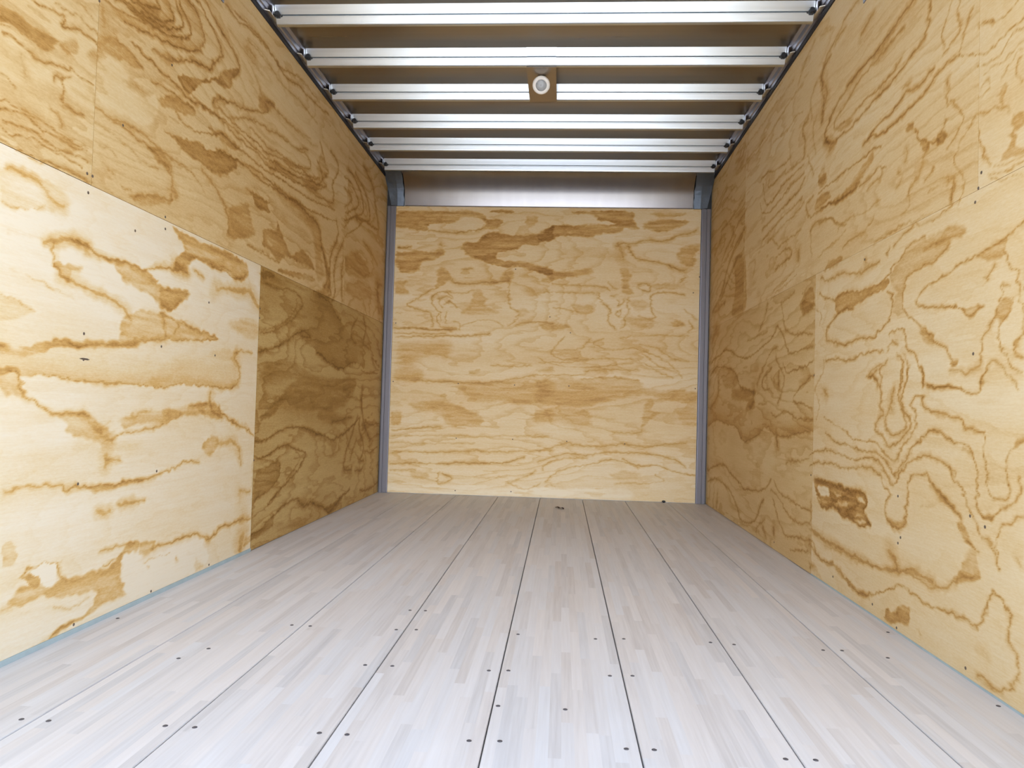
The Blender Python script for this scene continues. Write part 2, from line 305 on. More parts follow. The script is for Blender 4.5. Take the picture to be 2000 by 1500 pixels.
# ------------------------------------------------------------------ veneer figure
# growth-ring marks of the three plywood walls, in millimetres on the wall itself
# (side walls: distance from the camera plane, height; front wall: across, height)
# S width strength points | G width strength fade points (one-sided fade) | F softness strength outline
RINGS_L = """
F 9.5 .13 1648,1182 1682,1200 1745,1207 1836,1193 1908,1167 1861,1132 1766,1114 1720,1095 1671,1095 1653,1110
S 23.9 .3 1673,1189 1737,1194 1786,1182 1823,1157 1871,1153
S 8.5 .22 1662,1102 1706,1095 1752,1105 1799,1133
S 22.3 .4 1815,1041 1856,1056 1920,1074 1979,1064
S 19.8 .45 1920,1074 1979,1064 2055,1053 2148,1055 2251,1049 2320,1075 2439,1088 2522,1089
S 16.5 .3 2055,1049 2101,1050 2149,1051
S 24.5 .42 1846,1043 1860,996 1888,972 1939,962 1993,952 2050,942 2116,932 2180,907 2204,881
F 5.9 .3 1854,1005 1886,1004 1971,1013 1960,996 1926,986 1917,959 1872,976
F 7.1 .38 2055,1053 2148,1059 2259,1051 2348,1036 2358,1019 2546,1024 2539,996 2424,943 2363,944 2320,978 2211,991 2167,993 2130,1027
F 7.2 .3 2367,1012 2546,1021 2503,972 2415,942 2363,953
F 7.1 .33 2180,907 2269,923 2390,925 2575,913 2678,899 2790,879 2579,860 2314,836 2166,815 2161,880
S 13.2 .42 2373,927 2517,912 2657,902 2790,879
S 21.3 .35 2391,911 2404,854
S 14.3 .35 2471,911 2481,898 2456,868
F 8.7 .5 2410,1221 2549,1225 2715,1227 2879,1230 3037,1216 3028,1157 2937,1142 2813,1158 2712,1144 2657,1149 2576,1143 2520,1103 2439,1088 2445,1122 2506,1163 2485,1191
S 14.3 .5 2722,1151 2813,1152 2925,1139 3014,1172
S 33.8 .45 2446,1108 2521,1094
S 14.6 .4 2579,1104 2641,1091
S 31.5 -.35 2737,1110 2887,1136
S 27.9 -.3 2965,1124 3017,1133
S 43.4 .38 2751,1073 2891,1090 3047,1109 3105,1077 3151,1054
F 33.7 .25 2879,947 3030,992 3143,982 3148,929 3010,921
F 9.2 .16 1666,900 1720,886 1787,865 1723,836 1671,827
S 5.5 .18 1666,900 1725,883 1782,864
S 5.7 .1 1753,951 1943,918
S 4.4 .1 1706,959 1854,934
S 4.1 .08 1679,1039 1845,1057
F 7.8 .36 1674,773 1742,765 1788,779 1853,795 1973,810 2098,817 2201,826 2355,840 2791,877 2609,865 2315,830 2239,806 2167,799 2035,796 1875,776 1814,757 1743,743 1702,752 1676,747
S 11.8 .35 1863,796 1974,797 2098,807 2188,808 2276,829 2397,844 2779,878
S 17.7 .35 1674,769 1692,761
G 10.5 .45 46 1679,702 1723,701 1751,695 1833,704 1958,698 2106,696 2248,694 2409,686 2525,703 2674,700 2784,693 2926,704
S 35.7 .4 2926,704 2974,728 2982,790 2941,815 2964,839
S 11.5 .45 3009,851 3112,858
S 15.8 .35 2939,837 3002,859
F 25.0 .14 2518,788 2750,829 2914,841 2957,783 2925,710 2695,703 2496,707 2326,692 2363,734
F 7.5 .28 1678,715 1731,714 1751,689 1763,655 1740,642 1699,651 1681,670
S 11.0 .42 1746,699 1743,675 1759,645 1788,634 1839,611 1887,600 1976,603 2012,599
F 8.9 .28 1876,600 1987,611 2050,583 2090,559 2132,525 2080,524 1935,541 1916,567
S 27.3 .28 1994,599 2014,576 2052,560
S 22.2 .35 2064,559 2092,535 2132,525
S 10.1 .42 2132,529 2186,539 2267,543 2336,552 2418,567 2525,584
F 8.7 .28 2285,609 2415,608 2579,627 2701,632 2682,597 2525,584 2401,568 2288,570 2186,548 2156,577
F 10.2 .2 2398,604 2486,613 2533,593 2418,576
S 33.4 .4 2741,668 2733,632 2769,607 2839,585
S 10.1 .35 2589,622 2701,632
S 14.6 .48 2801,627 2862,590 2991,550 3159,501
F 9.1 .3 2649,627 2766,638 2839,590 2748,581 2650,607
S 20.0 .2 2038,576 2115,582
S 13.7 .2 2184,577 2332,609
F 9.8 .42 2702,496 2776,521 2824,490 2793,455 2739,438 2694,461
S 30.2 .38 2825,485 2920,486 2985,466 3015,420 3045,384
S 10.7 .46 1697,421 1745,424 1826,426 1888,421 1911,412 1928,399 1967,400 2033,395 2128,393 2255,395 2349,392 2431,403 2520,414 2566,427 2676,422
F 5.9 .28 2002,398 2102,392 2197,398 2309,396 2256,384 2184,379 2065,374
S 32.8 .32 2108,486 2110,458
S 12.3 .3 2116,470 2177,470
S 15.5 .42 2181,326 2246,326 2322,321
S 19.1 .36 2069,321 2108,308 2134,316
S 17.1 .3 3029,272 3139,260
S 72.5 .15 3027,284 3045,236
S 21.4 .16 3156,375 3177,149
F 24.1 .09 1970,525 2261,515 2264,485 1972,502
F 5.6 .18 1714,286 1749,300 1766,257 1744,231 1717,247
F 4.5 .4 1778,201 1832,189 1839,163 1804,168
F 6.6 .38 1949,166 2050,155 2146,150 2199,171 2240,205 2300,203 2294,178 2214,169 2203,121 2220,80 2244,54 2223,38 2127,43 2065,24 1971,21 1906,8 1884,14 1942,33 2040,35 2081,63 2085,97 1999,106 1925,117 1856,134 1783,126 1741,150 1767,167 1809,167 1896,153 1928,160
S 5.9 .42 1783,200 1811,214 1861,214 1913,212
S 12.6 .42 1914,206 1927,171 1944,163
F 5.8 -.35 1807,201 1831,213 1903,212 1910,185 1901,155 1865,157 1838,180
S 10.8 .42 2103,206 2183,203 2270,204
S 7.5 .36 2119,160 2179,163 2206,174
F 6.2 .38 2309,193 2381,189 2399,159 2351,146 2303,168
S 14.0 .5 2391,160 2522,160 2657,163 2743,131 2787,123 2877,150 2975,151 3163,149
S 18.9 .4 2764,142 2777,114
S 7.3 .3 2337,127 2436,125 2506,125
S 23.8 .4 2527,98 2527,88
S 6.8 .3 2346,108 2363,102
F 10.4 -.2 2214,169 2295,165 2353,133 2658,145 2746,94 2751,32 2376,30 2252,44 2219,101
S 83.5 .42 3086,77 3065,18
F 10.4 .18 2664,70 2730,27 2668,20
S 7.6 .42 1829,11 1879,16 1942,29 1993,29
S 14.8 .3 1715,131 1751,134
S 7.8 .18 1900,99 1967,74 2049,82
F 5.4 .36 1624,1554 1667,1558 1732,1558 1791,1560 1821,1565 1793,1523 1754,1518 1701,1525 1652,1523 1627,1514
S 6.0 .3 1627,1507 1692,1521 1749,1515 1788,1520
S 8.0 .5 1723,1618 1751,1623 1801,1633 1843,1637 1828,1618 1849,1619 1882,1632 1939,1635 1975,1633
S 6.3 .28 1804,1659 1831,1659 1858,1656 1896,1665 1914,1663 1973,1663
S 7.1 .24 1877,1699 1923,1698 1971,1689
F 7.0 .24 1821,1565 1883,1607 1896,1591 1854,1549
F 8.0 .24 1930,1592 1982,1625 1979,1585 1943,1572
S 7.1 .42 1628,1489 1685,1491 1746,1487 1825,1506 1868,1515 1878,1527 1924,1514 1977,1519
S 5.6 .28 1635,1389 1660,1391 1683,1381
S 10.1 .38 1812,1465 1843,1482 1849,1463 1857,1437 1847,1419 1869,1410 1908,1411 1931,1412
S 4.9 .3 1843,1478 1880,1498
S 13.0 .24 1812,1387 1845,1375 1868,1355
S 20.2 .14 1696,1460 1712,1424
S 4.3 .34 1638,1339 1727,1342 1795,1341 1864,1331 1966,1334
S 4.2 .34 1640,1314 1728,1332 1777,1320 1870,1319 1961,1321
S 4.6 .34 1641,1295 1675,1296 1748,1306 1814,1292 1911,1297 1963,1295
S 4.6 .36 1642,1273 1686,1270 1731,1283 1804,1282 1873,1280 1941,1269
S 4.6 .3 1644,1248 1679,1244 1757,1241 1859,1243 1967,1240
F 7.1 .18 1782,1243 1858,1257 1966,1247 1967,1240 1876,1238
S 11.8 .5 2160,1859 2204,1866 2250,1878 2289,1899 2284,1914 2271,1920
G 12.9 .5 26 2125,1840 2198,1850 2268,1861 2332,1881 2365,1903 2371,1929 2353,1938 2335,1955
S 10.8 .52 2085,1818 2162,1826 2277,1848 2359,1870 2410,1898 2431,1918 2415,1948 2386,1965 2376,1978
S 10.2 .5 2059,1803 2163,1818 2278,1835 2360,1850 2439,1877 2474,1907 2482,1930 2461,1953 2413,1974 2402,1992
S 6.4 .4 2009,1776 2074,1783 2136,1791 2208,1814 2278,1833
G 14.0 .5 25 2117,1761 2196,1780 2272,1801 2363,1819 2442,1843 2525,1879 2562,1907 2580,1945 2566,1983 2524,2010 2455,2021
F 6.1 .22 1974,1656 2029,1679 2074,1694 2203,1685 2197,1665 2105,1644 2026,1627 1983,1618
S 8.4 .3 2067,1698 2081,1689 2137,1688 2203,1681
S 26.9 .2 2011,1741 2021,1695
F 8.8 .24 2101,1597 2178,1615 2278,1623 2225,1596 2151,1586
S 10.3 .28 1981,1466 2064,1464 2160,1473 2250,1472 2349,1449 2464,1451 2582,1435 2635,1411
S 9.0 .32 2071,1455 2119,1457 2191,1451 2268,1444 2352,1419 2396,1401
S 6.9 .2 1984,1422 2074,1420 2158,1405 2226,1386 2312,1392
S 6.5 .18 2013,1366 2091,1362
F 8.0 .28 2260,1445 2324,1454 2385,1430 2378,1405 2310,1414
S 21.4 .18 2022,1323 2076,1304
S 9.3 .24 2118,1277 2167,1275
S 12.0 .28 2393,1432 2406,1390 2392,1340 2394,1318
S 12.7 .24 2162,1257 2279,1294 2394,1318
F 6.1 .18 2154,1259 2264,1294 2402,1325 2362,1291 2243,1254
S 44.6 .28 2413,1355 2423,1340
F 7.0 -.12 1978,1589 2058,1630 2177,1631 2295,1612 2262,1520 2151,1498 1985,1491
S 8.2 .22 2141,1723 2215,1721 2295,1710
S 16.4 .5 2264,1753 2312,1758 2405,1784 2504,1835 2624,1861 2653,1894 2714,1954 2711,1990 2653,2018 2587,2044 2515,2054
S 19.0 .5 2818,1922 2858,1957 2854,1999 2790,2028 2718,2050 2637,2076 2583,2092
F 6.8 .48 2418,1738 2490,1773 2567,1797 2700,1864 2719,1904 2821,1956 2857,1962 2812,1914 2816,1867 2713,1844 2617,1807 2531,1745 2504,1714 2437,1724
S 9.9 .42 2141,1723 2215,1721 2295,1710 2350,1708 2411,1708 2505,1700 2636,1714 2770,1709 2894,1696 3083,1699 3299,1691 3524,1715 3864,1774
S 9.9 .42 2523,1722 2658,1707 2793,1723 2930,1720 3111,1714 3295,1727 3520,1748 3950,1822
S 10.1 .4 2721,1748 2791,1749 2928,1742 3138,1742 3375,1766 3651,1788 3902,1844
S 14.7 .42 2676,1751 2707,1784 2809,1816 2908,1829 3039,1864 3123,1892 3166,1921 3133,1949 3239,1974
F 16.8 .33 2968,2035 3054,2005 3115,1978 3238,1980 3152,1909 3065,1898 3071,1977 3012,2004
F 9.7 .25 2664,1766 2716,1804 2785,1811 2742,1767 2711,1729 2677,1736
S 42.3 .2 2950,2089 3032,2088
S 19.6 .33 2814,1758 2988,1815 3204,1844 3382,1872 3543,1889 3697,1929
S 14.5 .33 2991,1782 3135,1771 3374,1785 3648,1822 3747,1854 3701,1895 3544,1883
F 7.5 .32 2299,1614 2372,1654 2487,1683 2546,1678 2519,1652 2410,1618 2341,1605
S 8.5 .3 2271,1655 2353,1669 2460,1672 2546,1678
S 9.6 .4 2410,1614 2485,1596 2572,1609 2643,1626 2752,1655 2873,1650
F 10.2 .28 2663,1648 2797,1677 2884,1659 2825,1633 2720,1633
F 7.2 .45 2347,1526 2434,1535 2575,1576 2627,1564 2735,1586 2877,1602 2832,1549 2742,1504 2612,1504 2474,1497 2427,1518
S 12.7 .42 2735,1591 2941,1606 3092,1602 3274,1609 3444,1606
S 12.6 .38 2755,2160 2852,2158 2955,2177 3096,2184 3251,2179 3336,2161 3513,2186 3816,2217 4000,2224
S 10.7 .33 2825,2182 3023,2194 3171,2190 3301,2170 3418,2211 3604,2240 3813,2244
S 13.5 .24 2960,2128 3131,2123 3307,2110 3576,2126 3826,2119
S 13.0 .18 2785,2085 2966,2063 3109,2047
S 11.6 .2 3193,1962 3443,1972 3731,2004
S 26.7 .15 3272,1969 3592,1975 3840,1993
F 9.0 .48 2968,1520 3071,1527 3234,1534 3205,1517 3238,1489 3148,1477 3075,1481 3044,1508
F 14.3 .33 2821,1407 2994,1459 3024,1433 3055,1395 3086,1361 3006,1326 2892,1294 2830,1302 2831,1361
S 14.2 .3 2613,1485 2713,1455 2785,1413 2819,1363 2836,1303
F 11.1 .44 3178,1401 3325,1430 3337,1470 3391,1433 3428,1409 3505,1360 3652,1404 3754,1397 3866,1354 3760,1342 3488,1343 3371,1300 3270,1324 3177,1328
S 59.5 -.25 3235,1359 3268,1348
S 12.2 .33 3022,1301 3150,1293 3273,1294 3371,1294
F 22.6 .28 3240,1631 3372,1632 3552,1618 3816,1611 3909,1575 3940,1501 3971,1426 4027,1346 3915,1312 3856,1447 3803,1536 3597,1555 3395,1568 3292,1596
S 30.0 .46 3479,1617 3794,1612 3909,1575 3963,1499 4044,1410 4079,1317 4035,1279
S 29.5 .38 3964,1491 4042,1425 4127,1325 4107,1283
S 26.3 .4 4213,1696 4247,1624 4156,1509 4116,1424 4117,1308 4160,1260 4064,1231 3857,1229
S 29.3 .38 4359,1609 4238,1479 4197,1376 4234,1287 4188,1233
S 37.6 .36 4371,1505 4343,1386 4372,1260
S 11.6 .42 2701,1586 2914,1610 3119,1630 3305,1625 3515,1621 3834,1644 4214,1688
S 10.1 .38 2642,1646 2811,1656 3003,1656 3237,1667 3473,1675 3764,1697 4180,1750
S 18.4 .38 3235,1691 3468,1720 3759,1739 4101,1768 4144,1835 4115,1873 4207,1972 4200,2025 4069,2052
S 20.0 .36 3296,1717 3577,1753 3863,1783 4020,1837 3947,1853 4035,1918 3982,1961 3881,2031
S 16.7 .36 3375,1774 3610,1805 3817,1799 3926,1831 3944,1882 3848,1924
F 22.6 .28 3908,1989 3983,1954 4036,1910 3925,1839 3852,1882
S 17.9 .38 4340,1997 4549,1977 4652,1910 4394,1790
S 20.0 .38 4391,2055 4637,2029 4785,1910 4599,1827 4372,1735
S 21.0 .36 4567,2085 4840,2016 4929,1875 4601,1810
S 35.7 .36 4749,2187 5008,2111 5102,1975 5193,1882
S 12.9 .38 4377,1695 4540,1803 4827,1849 5196,1863
S 12.4 .38 4382,1647 4610,1743 4762,1824
S 22.3 .3 4349,1926 4498,1902 4362,1815
F 17.0 .28 4398,1519 4566,1595 4792,1589 4973,1541 4944,1489 4647,1447 4437,1435
S 23.9 .3 4810,1710 4991,1684 5188,1628
F 29.0 .2 4414,1381 4876,1469 5063,1415 4892,1343 4450,1321
S 116.1 .28 5210,1467 5273,1300
F 6.8 .4 3172,1220 3312,1220 3282,1196 3190,1193
F 8.3 .33 3374,1263 3806,1307 3851,1286 3410,1244
S 21.1 .12 3159,1205 3519,1217 4040,1235
S 16.2 .3 3174,1164 3289,1165 3413,1175 3573,1186 3677,1160 3681,1125 3587,1056 3455,1012 3344,976 3184,941
S 9.6 .25 3605,1155 3610,1105 3518,1053 3367,997 3193,960
S 21.7 .45 3192,857 3293,883 3437,928 3595,972 3739,1006 3850,996 3712,972
G 21.7 .45 -87 3925,1223 4121,1218 4240,1175 4367,1130
G 18.8 .45 101 3941,922 4103,888 4297,858 4441,860 4613,901 4707,900
F 35.7 .3 3264,812 3512,845 3728,817 4060,789 4558,796 4745,783 4640,683 4365,619 3750,609 3467,634 3525,708 3660,762 3330,745 3201,754
S 17.1 .2 3342,619 3490,658
S 68.0 .25 4456,730 4585,759
S 19.3 .3 4718,1197 4609,1120 4594,1054 4714,1032
S 27.6 .3 4865,1215 4927,1140 4887,1047 5023,1023
S 10.0 .33 4860,862 5045,856 5302,868
S 13.6 .3 5086,965 5294,927
S 51.1 .33 4901,741 4892,605
S 61.8 .25 5336,1510 5193,1450 5362,1319
S 12.4 .48 3183,472 3297,472 3416,500 3544,520 3670,524 3822,512 3972,481 4133,458 4306,433 4488,463 4663,495 4825,538
F 17.2 .18 3823,502 4306,433 4372,388 4297,344 4213,408 3958,454
S 12.1 .46 3191,392 3281,395 3423,423 3539,436 3623,427 3682,409 3835,389 3808,349 3722,308 3611,267 3558,252 3444,216 3349,180
S 13.1 .28 3684,393 3761,362 3622,296 3569,271
F 13.4 .25 3196,342 3344,353 3468,363 3484,323 3425,275 3307,241 3196,222
S 9.7 .33 3298,338 3392,359 3482,347 3461,296 3378,257 3285,230 3197,213
F 12.2 .33 3196,570 3343,615 3441,629 3382,586 3242,560
F 26.8 .28 4011,596 4225,630 4308,589 4702,553 4481,525 4180,532 4014,569
S 12.6 .28 4274,541 4656,554
S 20.7 .35 4798,558 4691,456 4588,364 4512,268 4582,231 4696,228
S 23.3 .35 4849,544 4859,470 4975,363 4932,290 4859,268 4988,259 4943,208 4793,207
S 23.7 .3 4793,406 4663,302
S 35.2 .33 4884,673 4922,571 5015,465 5134,391
S 13.3 .33 5008,313 5172,310 5344,337
S 14.4 .36 4910,68 5151,49 5380,68
S 11.9 .33 4981,522 5176,496 5381,506
S 12.6 .38 3189,64 3311,84 3416,115 3489,143 3594,159 3737,162
F 8.2 .3 3124,75 3221,72 3346,88 3403,122 3396,66 3223,49 3108,30
S 19.8 .42 3738,146 3834,102 3930,106 4032,87 4178,57 4258,11 4333,30 4451,64 4665,102
F 13.5 .38 4178,51 4330,55 4450,70 4536,66 4415,19 4277,8
"""
